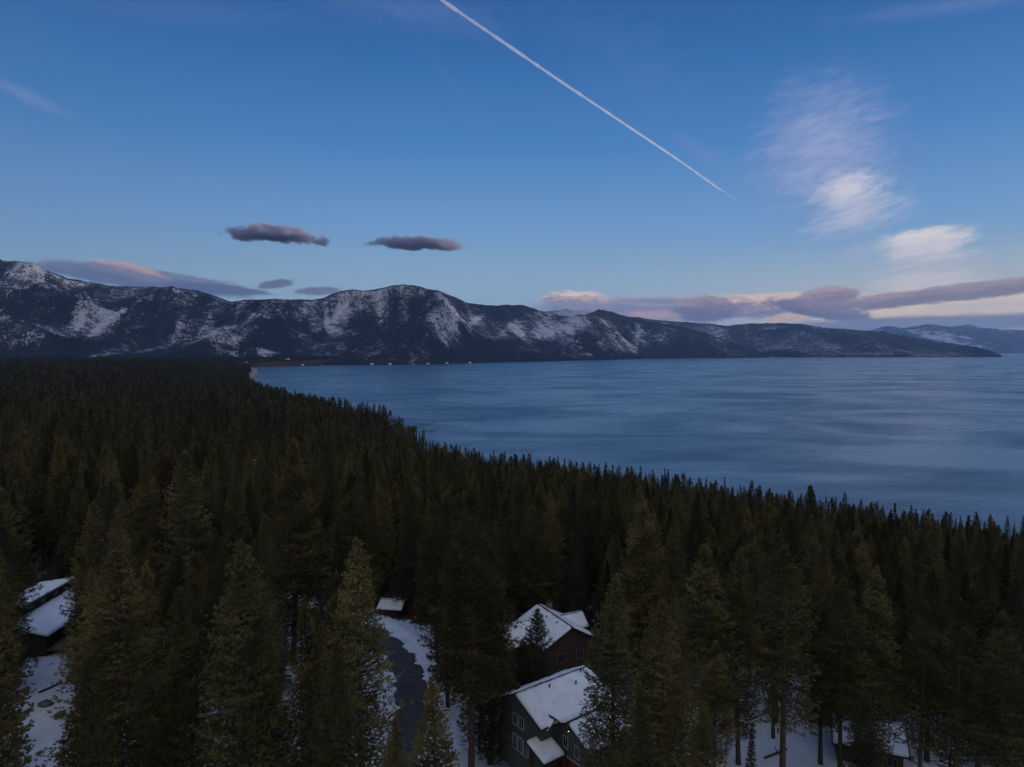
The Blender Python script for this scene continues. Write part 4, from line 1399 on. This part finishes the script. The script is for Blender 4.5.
# brown house behind it: ridge comes toward the camera to the right
gzb = 69.6
B = empty("brown_house", (4.6, 112.2, gzb), math.atan2(-9.1, 4.6))
tag(B, "brown house with a big snowy gable roof behind the green house", "house")
gable_mass(B, 0, 10.0, -4.6, 4.2, -2.0, 5.3, 7.7, 'brown', 0.6, 61, ridge_y=0)
B2 = None
# cross wing at the back left with its own roof (ridge along local y)
def cross_gable(root, yc, half, xa, xb, z0, ze, zr, wall, seed, oh=0.4):
    """gable whose ridge runs along local y from xa to xb"""
    w = MB(); w.prism([(yc - half, z0), (yc + half, z0), (yc + half, ze), (yc, zr), (yc - half, ze)], 'y', xa, xb); w.build("wall", M[wall], root)
    k = (zr - ze) / half; up = 0.2
    for sgn in (-1, 1):
        xo = yc + sgn * (half + oh); zo = ze - k * oh
        c = [(xo, xa - oh, zo + up), (xo, xb + oh, zo + up), (yc, xb + oh, zr + up), (yc, xa - oh, zr + up)]
        if sgn < 0: c = [c[1], c[0], c[3], c[2]]
        r = MB(); r.slab(c, 0.15); r.build("roof", M['shingle'], root)
        snow_sheet("roof_snow", c, 0.2, root, seed + sgn)
cross_gable(B, 2.2, 3.0, -8.6, -3.6, -2.0, 4.3, 6.5, 'brown', 71)
cross_gable(B, 3.4, 1.8, 1.8, 6.0, -2.0, 5.2, 6.8, 'brown', 77)
for (yy, zz, w, h) in ((-1.7, 3.2, 1.5, 1.3), (1.6, 3.2, 1.2, 1.3), (-1.7, 0.6, 1.2, 1.4)):
    window(B, (10.0, yy, zz), 'y', w, h, frame='plank', out=1)
for xx in (1.4, 5.0, 8.0): window(B, (xx, -4.6, 2.6), 'x', 1.1, 1.3, frame='plank', out=-1)
mb = MB(); mb.bar((4.0, -4.6, 3.7), (4.0, -5.3, 3.7), 0.05); wl = mb.build("wall_lamp", M['dark'], B)
mb = MB(); mb.cyl((4.0, -5.3, 3.45), 0.13, 0.22, 10); mb.build("bulb", M['lamp'], wl)
mb = MB(); mb.box((1.0, 0.7, 6.9), (1.7, 1.5, 8.7)); ch = mb.build("chimney", M['stone'], B)
mb = MB(); mb.box((0.93, 0.63, 8.7), (1.77, 1.57, 8.8)); mb.build("cap", M['dark'], ch)
for (xx, yy, zz) in ((7.4, -1.0, 7.1), (4.4, -1.2, 7.0)):
    mb = MB(); mb.cyl((xx, yy, zz), 0.09, 0.8, 8); mb.build("vent_pipe", M['dark'], B)

# long dark house on the left with two shed roofs and a window band between them
gzc = gz_at(-82, 119)
Cc = empty("dark_house", (-82, 119, gzc), math.radians(3))
tag(Cc, "dark house on the left with two stepped snowy shed roofs", "house")
def cz(z): return z - gzc
mb = MB(); mb.prism([(-7.5, -2), (-1.6, -2), (-1.6, cz(76.1)), (-7.5, cz(75.2))], 'y', -8.0, 9.5); mb.build("wall", M['dark'], Cc)
c = [(-0.9, -8.8, cz(76.45)), (-0.9, 10.3, cz(76.45)), (-8.0, 10.3, cz(75.4)), (-8.0, -8.8, cz(75.4))]
mb = MB(); mb.slab(c, 0.22); mb.build("roof", M['dark'], Cc)
snow_sheet("roof_snow", [c[2], c[3], c[0], c[1]], 0.25, Cc, 91)
mb = MB(); mb.prism([(-1.597, -2), (4.4, -2), (4.4, cz(72.9)), (-1.597, cz(74.3))], 'y', -8.4, 9.9); mb.build("wall", M['dark'], Cc)
c = [(5.2, 10.6, cz(72.95)), (5.2, -9.2, cz(72.95)), (-1.59, -9.2, cz(74.55)), (-1.59, 10.6, cz(74.55))]
mb = MB(); mb.slab(c, 0.2); mb.build("roof", M['dark'], Cc)
snow_sheet("roof_snow", [c[1], c[0], c[3], c[2]][::-1][2:] + [c[1], c[0], c[3], c[2]][::-1][:2], 0.27, Cc, 95, inset=0.1)
for yy in (-6, -2.5, 1, 4.5, 8): window(Cc, (-1.6, yy, cz(75.35)), 'y', 1.6, 0.7, frame='dark', out=1)
for yy in (-6, -1.5, 3, 7): window(Cc, (4.4, yy, cz(71.4)), 'y', 1.4, 1.2, frame='brown', out=1)
mb = MB(); mb.cyl((1.5, 0.8, cz(73.7)), 0.14, 0.75, 10); mb.cyl((1.5, 0.8, cz(74.45)), 0.22, 0.1, 10, 0.1); mb.build("vent_pipe", M['dark'], Cc)
mb = MB(); mb.slab([(4.41, -8.4, 1.2), (7.0, -8.4, 1.2), (7.0, 2.0, 1.2), (4.41, 2.0, 1.2)], 0.15); dk = mb.build("deck", M['plank'], Cc)
mb = MB(); mb.bar((6.95, -8.4, 2.2), (6.95, 2.0, 2.2), 0.05)
for k in range(6): mb.bar((6.95, -8.35 + k * 2.06, -1), (6.95, -8.35 + k * 2.06, 2.2), 0.05)
mb.build("railing", M['plank'], dk)

# small garage at the end of the road
gzd = gz_at(-23.5, 139) - 0.9
D = empty("garage", (-23.5, 139, gzd), math.radians(-8))
tag(D, "small garage with a snowy low roof at the far end of the road", "garage")
gable_mass(D, -3.6, 1.2, -2.4, 2.4, -1.0, 2.5, 3.5, 'dark', 0.4, 101)
mb = MB(); mb.box((-2.9, -2.46, 0.02), (0.4, -2.403, 2.15)); gd = mb.build("garage_door", M['brown'], D)
mb = MB(); mb.box((-1.5, -2.50, 0.95), (-1.1, -2.463, 1.02)); mb.build("handle", M['white'], gd)
gz2 = gz_at(-19.5, 138.5) - 0.3
D2 = empty("tool_shed", (-19.3, 138.5, gz2), math.radians(-12))
tag(D2, "reddish brown wooden shed next to the small snowy garage", "shed")
gable_mass(D2, -1.5, 1.5, -1.3, 1.3, -1.0, 2.2, 2.9, 'brown', 0.25, 107, snow=(False, True))
mb = MB(); mb.box((-0.5, -1.36, 0.02), (0.45, -1.303, 1.95)); gd = mb.build("door", M['red'], D2)
mb = MB(); mb.box((0.28, -1.40, 0.95), (0.36, -1.363, 1.1)); mb.build("handle", M['dark'], gd)

# cabin on the right
gze = gz_at(49, 93) - 0.3
E = empty("brown_cabin", (49.0, 93.0, gze), math.radians(-22))
tag(E, "low brown cabin with a snowy roof between trunks at the lower right", "cabin")
gable_mass(E, -3.4, 4.6, -3.4, 3.4, -2.0, 3.5, 5.4, 'brown', 0.7, 111)
for xx in (-1.8, 1.0, 3.3): window(E, (xx, -3.4, 1.9), 'x', 1.0, 1.1, frame='plank', out=-1)
mb = MB(); mb.box((-0.9, -3.46, 0.02), (-0.05, -3.403, 2.05)); gd = mb.build("door", M['dark'], E)
mb = MB(); mb.box((-0.2, -3.50, 0.95), (-0.13, -3.463, 1.1)); mb.build("handle", M['white'], gd)
mb = MB(); mb.box((2.2, 0.6, 4.6), (2.8, 1.2, 6.3)); mb.build("chimney", M['stone'], E)

# house half hidden in the forest at the left
gzf = gz_at(-100, 165)
Fh = empty("hidden_house", (-103, 165, gzf), math.radians(5))
tag(Fh, "dim house in the forest above the two stepped roofs, bluish snow on its roof", "house")
gable_mass(Fh, -5.0, 7.0, -4.0, 4.0, -2.0, 5.0, 7.2, 'dark', 0.6, 121)
for xx in (-3, 0, 3, 5.5): window(Fh, (xx, -4.0, 2.8), 'x', 1.1, 1.2, frame='brown', out=-1)
mb = MB(); mb.box((0.6, -2.2, 5.8), (2.0, -0.8, 8.2)); mb.build("chimney", M['stone'], Fh)

# roofs glimpsed in the far forest
for (px, d, dz_, w, lab) in CABINS:
    x = (px - 512) / F * d
    h = empty("forest_cabin", (x, d, gz_at(x, d)), 0.35 if px < 200 else -0.4)
    tag(h, lab, "cabin", "cabins in the far forest")
    gable_mass(h, -w / 2, w / 2, -w * 0.35, w * 0.35, -2, 5.5 + dz_, 8.5 + dz_, 'dark', 0.6, int(px))

# ------------------------------------------------------------------ snow clumps, stumps and logs on the ground
def rock_mesh(seed, r):
    rgx = np.random.default_rng(seed)
    n, m_ = 12, 8
    V = []; Q = []
    for i in range(m_ + 1):
        for j in range(n):
            a = math.pi * i / m_; b = 2 * math.pi * j / n
            d = np.array([math.sin(a) * math.cos(b), math.sin(a) * math.sin(b), math.cos(a)])
            k = 1 + 0.35 * (float(vnoise(d[0] * 2 + 5, d[1] * 2 + d[2] * 3, seed)) - 0.5) * 2
            V.append(d * r * k * np.array([1.25, 0.9, 0.62]))
    for i in range(m_):
        for j in range(n): Q.append((i * n + j, (i + 1) * n + j, (i + 1) * n + (j + 1) % n, i * n + (j + 1) % n))
    me = mesh_np("boulder", np.array(V), None, Q); smooth(me)
    return me
rocks = [rock_mesh(s_, 0.8) for s_ in (1, 2, 3)]
for m_ in rocks: m_.materials.append(M['stone'])
for k, (px, py, d, lab) in enumerate([(45, 722, 95, "snow flecked boulder in the snowy yard at the lower left"), (60, 735, 92, "smaller boulder at the right side of the left snowy yard"),
                                      (448, 722, 97, "boulder right of the road below the houses' clearing"), (826, 760, 84, "boulder in the snow left of the brown cabin")]):
    x = uu(px, py) * d
    o = bpy.data.objects.new("boulder", rocks[k % 3]); col.objects.link(o)
    o.location = (x, d, gz_at(x, d) + 0.15); o.scale = (1 - 0.12 * k,) * 3; o.rotation_euler.z = k * 1.3
    tag(o, lab, "boulder", "boulders on the snow")
for (px, d, rz, L_, lab) in [(776, 91, 0.5, 4.5, "fallen dark log across the snow under the bare-trunked pine"), (52, 100, 1.2, 3.5, "fallen log lying across the snowy yard on the left")]:
    x = uu(px, 730) * d
    mb = MB(); n_ = 10
    s = 0
    for q in range(2):
        for k in range(n_):
            a_ = 2 * math.pi * k / n_
            mb.V.append(((-L_ / 2) if q == 0 else L_ / 2, math.cos(a_) * (0.2 - 0.06 * q), 0.15 + math.sin(a_) * (0.2 - 0.06 * q)))
    for k in range(n_): mb.F.append((k, (k + 1) % n_, n_ + (k + 1) % n_, n_ + k))
    mb.F.append(tuple(range(n_))[::-1]); mb.F.append(tuple(range(n_, 2 * n_)))
    mb.bar((0.4, 0, 0.2), (0.7, 0.7, 0.5), 0.05); mb.bar((1.2, 0, 0.2), (1.5, -0.5, 0.7), 0.04)
    o = mb.build("fallen_log", M['bark'], None); o.location = (x, d, gz_at(x, d) + 0.02); o.rotation_euler.z = rz
    tag(o, lab, "log", "fallen logs")

# ------------------------------------------------------------------ lake shore: boathouse, piers, far town
gs = 0.0
bx_, by_ = -147.0, 1000.0
Bo = empty("boathouse", (bx_, by_, 1.2), 0.5); tag(Bo, "tiny dark boathouse at the water's edge where the forest juts out", "boathouse")
gable_mass(Bo, -6, 6, -4, 4, -1.5, 4.5, 7.0, 'dark', 0.6, 131, snow=(False, False))
for (x0, y0, x1, y1, w, z, lab) in [(-142, 1000, -112, 1008, 3.2, 1.0, "short pier running out from the boathouse"), (-162, 1052, -138, 1056, 2.4, 0.8, "small pier just beyond the boathouse"),
                                    (-150, 1100, -128, 1104, 1.8, 0.8, "farther little pier past the boathouse")]:
    d = Vector((x1 - x0, y1 - y0, 0)); L_ = d.length
    pr = empty("pier", (x0, y0, z), math.atan2(d.y, d.x)); tag(pr, lab, "pier", "piers by the boathouse")
    mb = MB(); mb.box((-6, -w / 2, 0), (L_, w / 2, 0.35)); mb.build("deck", M['plank'], pr)
    for k in range(int(L_ // 5) + 1):
        for sg in (-1, 1):
            mb = MB(); mb.cyl((min(L_ - 0.3, 1 + k * 5), sg * (w / 2 - 0.15), -3), 0.2, 4.2, 8); mb.build("post", M['bark'], pr)
mb = MB()
for k in range(60):
    a_ = rg.uniform(0, 6.28); q = rg.uniform(0, 1)
    x, y = -128 + q * 26 * math.cos(a_), 975 + q * 7 * math.sin(a_)
    r_ = rg.uniform(0.5, 1.4); s = len(mb.V)
    mb.V += [(x - r_, y, -0.3), (x, y - r_, -0.3), (x + r_, y, -0.3), (x, y + r_, -0.3), (x, y, r_ * 0.7)]
    mb.F += [(s, s + 1, s + 4), (s + 1, s + 2, s + 4), (s + 2, s + 3, s + 4), (s + 3, s, s + 4)]
tag(mb.build("rocks", M['stone'], None), "low rocky spit reaching into the lake by the boathouse", "rocks", kind="stuff")
base_h = None
town = [(236, 4790, 30, 'sand'), (247, 4815, 22, 'brown'), (262, 4930, 24, 'plank'), (274, 5010, 20, 'sand'), (288, 5080, 26, 'brown'), (303, 5200, 20, 'plank'), (322, 5300, 22, 'sand'), (372, 5500, 24, 'plank'),
        (390, 5570, 20, 'sand'), (412, 5650, 26, 'plank'), (428, 5700, 20, 'sand'), (447, 5900, 22, 'plank'), (212, 4900, 26, 'sand'), (470, 6200, 22, 'sand')]
for k, (px, d, w, mt) in enumerate(town):
    x = (px - 512) / F * d
    if px > 300: d = float(fs(px)) - 12
    x = (px - 512) / F * d; w = w * 1.05
    h = empty("lakeside_house", (x, d, max(1.5, gz_at(x, d))), rg.uniform(-0.3, 0.3))
    mb = MB(); hh = w * 0.30
    mb.prism([(-w * 0.3, -6), (w * 0.3, -6), (w * 0.3, hh), (0, hh * 1.6), (-w * 0.3, hh)], 'x', -w / 2, w / 2); mb.build("wall", M[mt], h)
    mb = MB()
    mb.slab([(-w / 2 - 1, -w * 0.3 - 1, hh - 0.6 + 0.5), (w / 2 + 1, -w * 0.3 - 1, hh - 0.1), (w / 2 + 1, 0, hh * 1.6 + 0.6), (-w / 2 - 1, 0, hh * 1.6 + 0.6)], 0.4)
    mb.slab([(w / 2 + 1, w * 0.3 + 1, hh - 0.1), (-w / 2 - 1, w * 0.3 + 1, hh - 0.1), (-w / 2 - 1, 0, hh * 1.6 + 0.6), (w / 2 + 1, 0, hh * 1.6 + 0.6)], 0.4)
    mb.build("roof", M['snow'] if k % 3 else M['shingle'], h)
    tag(h, "tiny pale lakeside building at the foot of the mountains across the bay", "building", "buildings across the bay")

# ------------------------------------------------------------------ clouds near the ridge, contrail
def cloud_material(name, density, colr, aniso=0.3, nscale=0.004, thr=(0.42, 0.62), emit=None):
    m = bpy.data.materials.new(name); m.use_nodes = True
    m.node_tree.nodes.clear(); T = NT(m.node_tree)
    v = T.node('ShaderNodeVolumePrincipled'); o = T.node('ShaderNodeOutputMaterial')
    T.l.new(v.outputs[0], o.inputs['Volume'])
    v.inputs['Color'].default_value = tuple(colr) + (1,)
    v.inputs['Anisotropy'].default_value = aniso
    if nscale:
        p = T.node('ShaderNodeNewGeometry').outputs['Position']
        n = T.noise(T.vmath('MULTIPLY', p, (1, 1, 2.2)), nscale, 4, 0.6)
        T.put(v.inputs['Density'], T.rng(n, thr[0], thr[1], 0.0, density))
    else:
        v.inputs['Density'].default_value = density
    return m


def small_cloud(px, py, w, h, dist, seed, tilt, label):
    """ragged flattened cloud: an oval body of mist whose density is worn away by noise"""
    import bmesh
    m = bpy.data.materials.new("dark_cloud_mist"); m.use_nodes = True; m.node_tree.nodes.clear(); T = NT(m.node_tree)
    v = T.node('ShaderNodeVolumePrincipled'); o_ = T.node('ShaderNodeOutputMaterial'); T.l.new(v.outputs[0], o_.inputs['Volume'])
    v.inputs['Color'].default_value = (0.55, 0.53, 0.64, 1); v.inputs['Anisotropy'].default_value = 0.0
    q = T.node('ShaderNodeTexCoord').outputs['Object']
    x, y, z = T.sep(q)
    wob = T.noise(T.comb(T.math('MULTIPLY', x, 2.3), seed * 3.7, 0.0), 1.0, 3, 0.5)
    zz = T.math('SUBTRACT', z, T.math('MULTIPLY', T.math('SUBTRACT', wob, 0.5), 1.1))
    zz = T.math('MULTIPLY', zz, T.math('ADD', 1.15, T.math('MULTIPLY', T.math('LESS_THAN', zz, 0.0), 0.7)))
    r = T.math('SQRT', T.math('ADD', T.math('ADD', T.math('MULTIPLY', x, x), T.math('MULTIPLY', y, y)), T.math('MULTIPLY', zz, zz)))
    big = T.noise(T.comb(T.math('MULTIPLY', x, 3.0), T.math('MULTIPLY', y, 1.5), T.math('ADD', T.math('MULTIPLY', z, 0.8), seed * 5.1)), 1.0, 2, 0.5)
    fine = T.noise(T.comb(T.math('MULTIPLY', x, 7.5), T.math('MULTIPLY', y, 4.0), T.math('ADD', T.math('MULTIPLY', z, 1.9), seed)), 1.0, 5, 0.62)
    d = T.math('SUBTRACT', T.math('SUBTRACT', 0.92, r), T.math('ADD', T.math('MULTIPLY', T.math('SUBTRACT', 0.5, big), 1.0), T.math('MULTIPLY', T.math('SUBTRACT', 0.5, fine), 1.1)))
    T.put(v.inputs['Density'], T.rng(d, 0.12, 0.40, 0.0, 0.016))
    bm = bmesh.new(); bmesh.ops.create_icosphere(bm, subdivisions=4, radius=1.0)
    me = bpy.data.meshes.new("cloud"); bm.to_mesh(me); bm.free()
    o = link("cloud", me, m)
    o.location = (uu(px, py) * dist, dist, CAM_Z - slope(py) * dist)
    k_ = dist / F
    o.scale = (w * k_ * 1.15, w * k_ * 0.6, h * k_ * 1.25); o.rotation_euler.y = R(tilt)
    return tag(o, label, "cloud", "small dark clouds over the ridge")


small_cloud(274, 236, 58, 10.5, 9600, 4.3, 4, "small dark grey cloud above the left mountains, left of its twin")
small_cloud(422, 245, 54, 9, 9600, 2.6, 1, "small dark purple-grey cloud above the snowy middle peak")

CON = cloud_material("contrail_ice", 0.010, (0.98, 0.98, 1.0), 0.0, None)
CON.cycles.volume_step_rate = 1.0
def contrail():
    alt = 5000 - CAM_Z
    P = []
    for px, py in ((340, -66), (380, -40), (440, -1), (500, 40), (560, 81), (620, 121), (680, 161), (715, 186), (742, 204)):
        Y = alt / -slope(py); P.append(Vector((uu(px, py) * Y, Y, 5000)))
    rads = [36, 36, 36, 36, 37, 38, 40, 36, 4]
    V = []; Fc = []; n = 12; K = 0
    rr = np.random.default_rng(3)
    rings = []
    for i in range(len(P) - 1):
        m_ = 14
        for j in range(m_ + (i == len(P) - 2)):
            f = j / m_; rings.append((P[i].lerp(P[i + 1], f), rads[i] * (1 - f) + rads[i + 1] * f))
    for i, (p, r) in enumerate(rings):
        a_ = rings[max(0, i - 1)][0]; b_ = rings[min(len(rings) - 1, i + 1)][0]
        d = (b_ - a_).normalized(); u_ = d.cross(Vector((0, 0, 1))).normalized(); v_ = u_.cross(d)
        r *= 0.50 + 0.42 * float(vnoise(i * 0.9, 3.3, 4))
        for k in range(n):
            an = 2 * math.pi * k / n
            V.append(tuple(p + (u_ * math.cos(an) + v_ * math.sin(an)) * r))
    for i in range(len(rings) - 1):
        for k in range(n): Fc.append((i * n + k, (i + 1) * n + k, (i + 1) * n + (k + 1) % n, i * n + (k + 1) % n))
    Fc.append(tuple(range(n))); Fc.append(tuple((len(rings) - 1) * n + k for k in range(n))[::-1])
    me = bpy.data.meshes.new("contrail"); me.from_pydata(V, [], Fc); me.update()
    tag(link("contrail", me, CON), "thin straight white contrail slanting across the upper sky", "contrail")
contrail()

# ------------------------------------------------------------------ haze
mb = MB(); mb.box((-22000, -14200, -14), (48000, 42000, 1560))
hz = mb.build("haze", None, None)
m = bpy.data.materials.new("haze_air"); m.use_nodes = True; m.node_tree.nodes.clear(); T = NT(m.node_tree)
v = T.node('ShaderNodeVolumePrincipled'); o = T.node('ShaderNodeOutputMaterial'); T.l.new(v.outputs[0], o.inputs['Volume'])
v.inputs['Color'].default_value = (0.38, 0.62, 1.0, 1); v.inputs['Density'].default_value = 1.9e-5; v.inputs['Anisotropy'].default_value = 0.2
hz.data.materials.clear(); hz.data.materials.append(m)
tag(hz, "thin evening haze over the lake", kind="stuff")
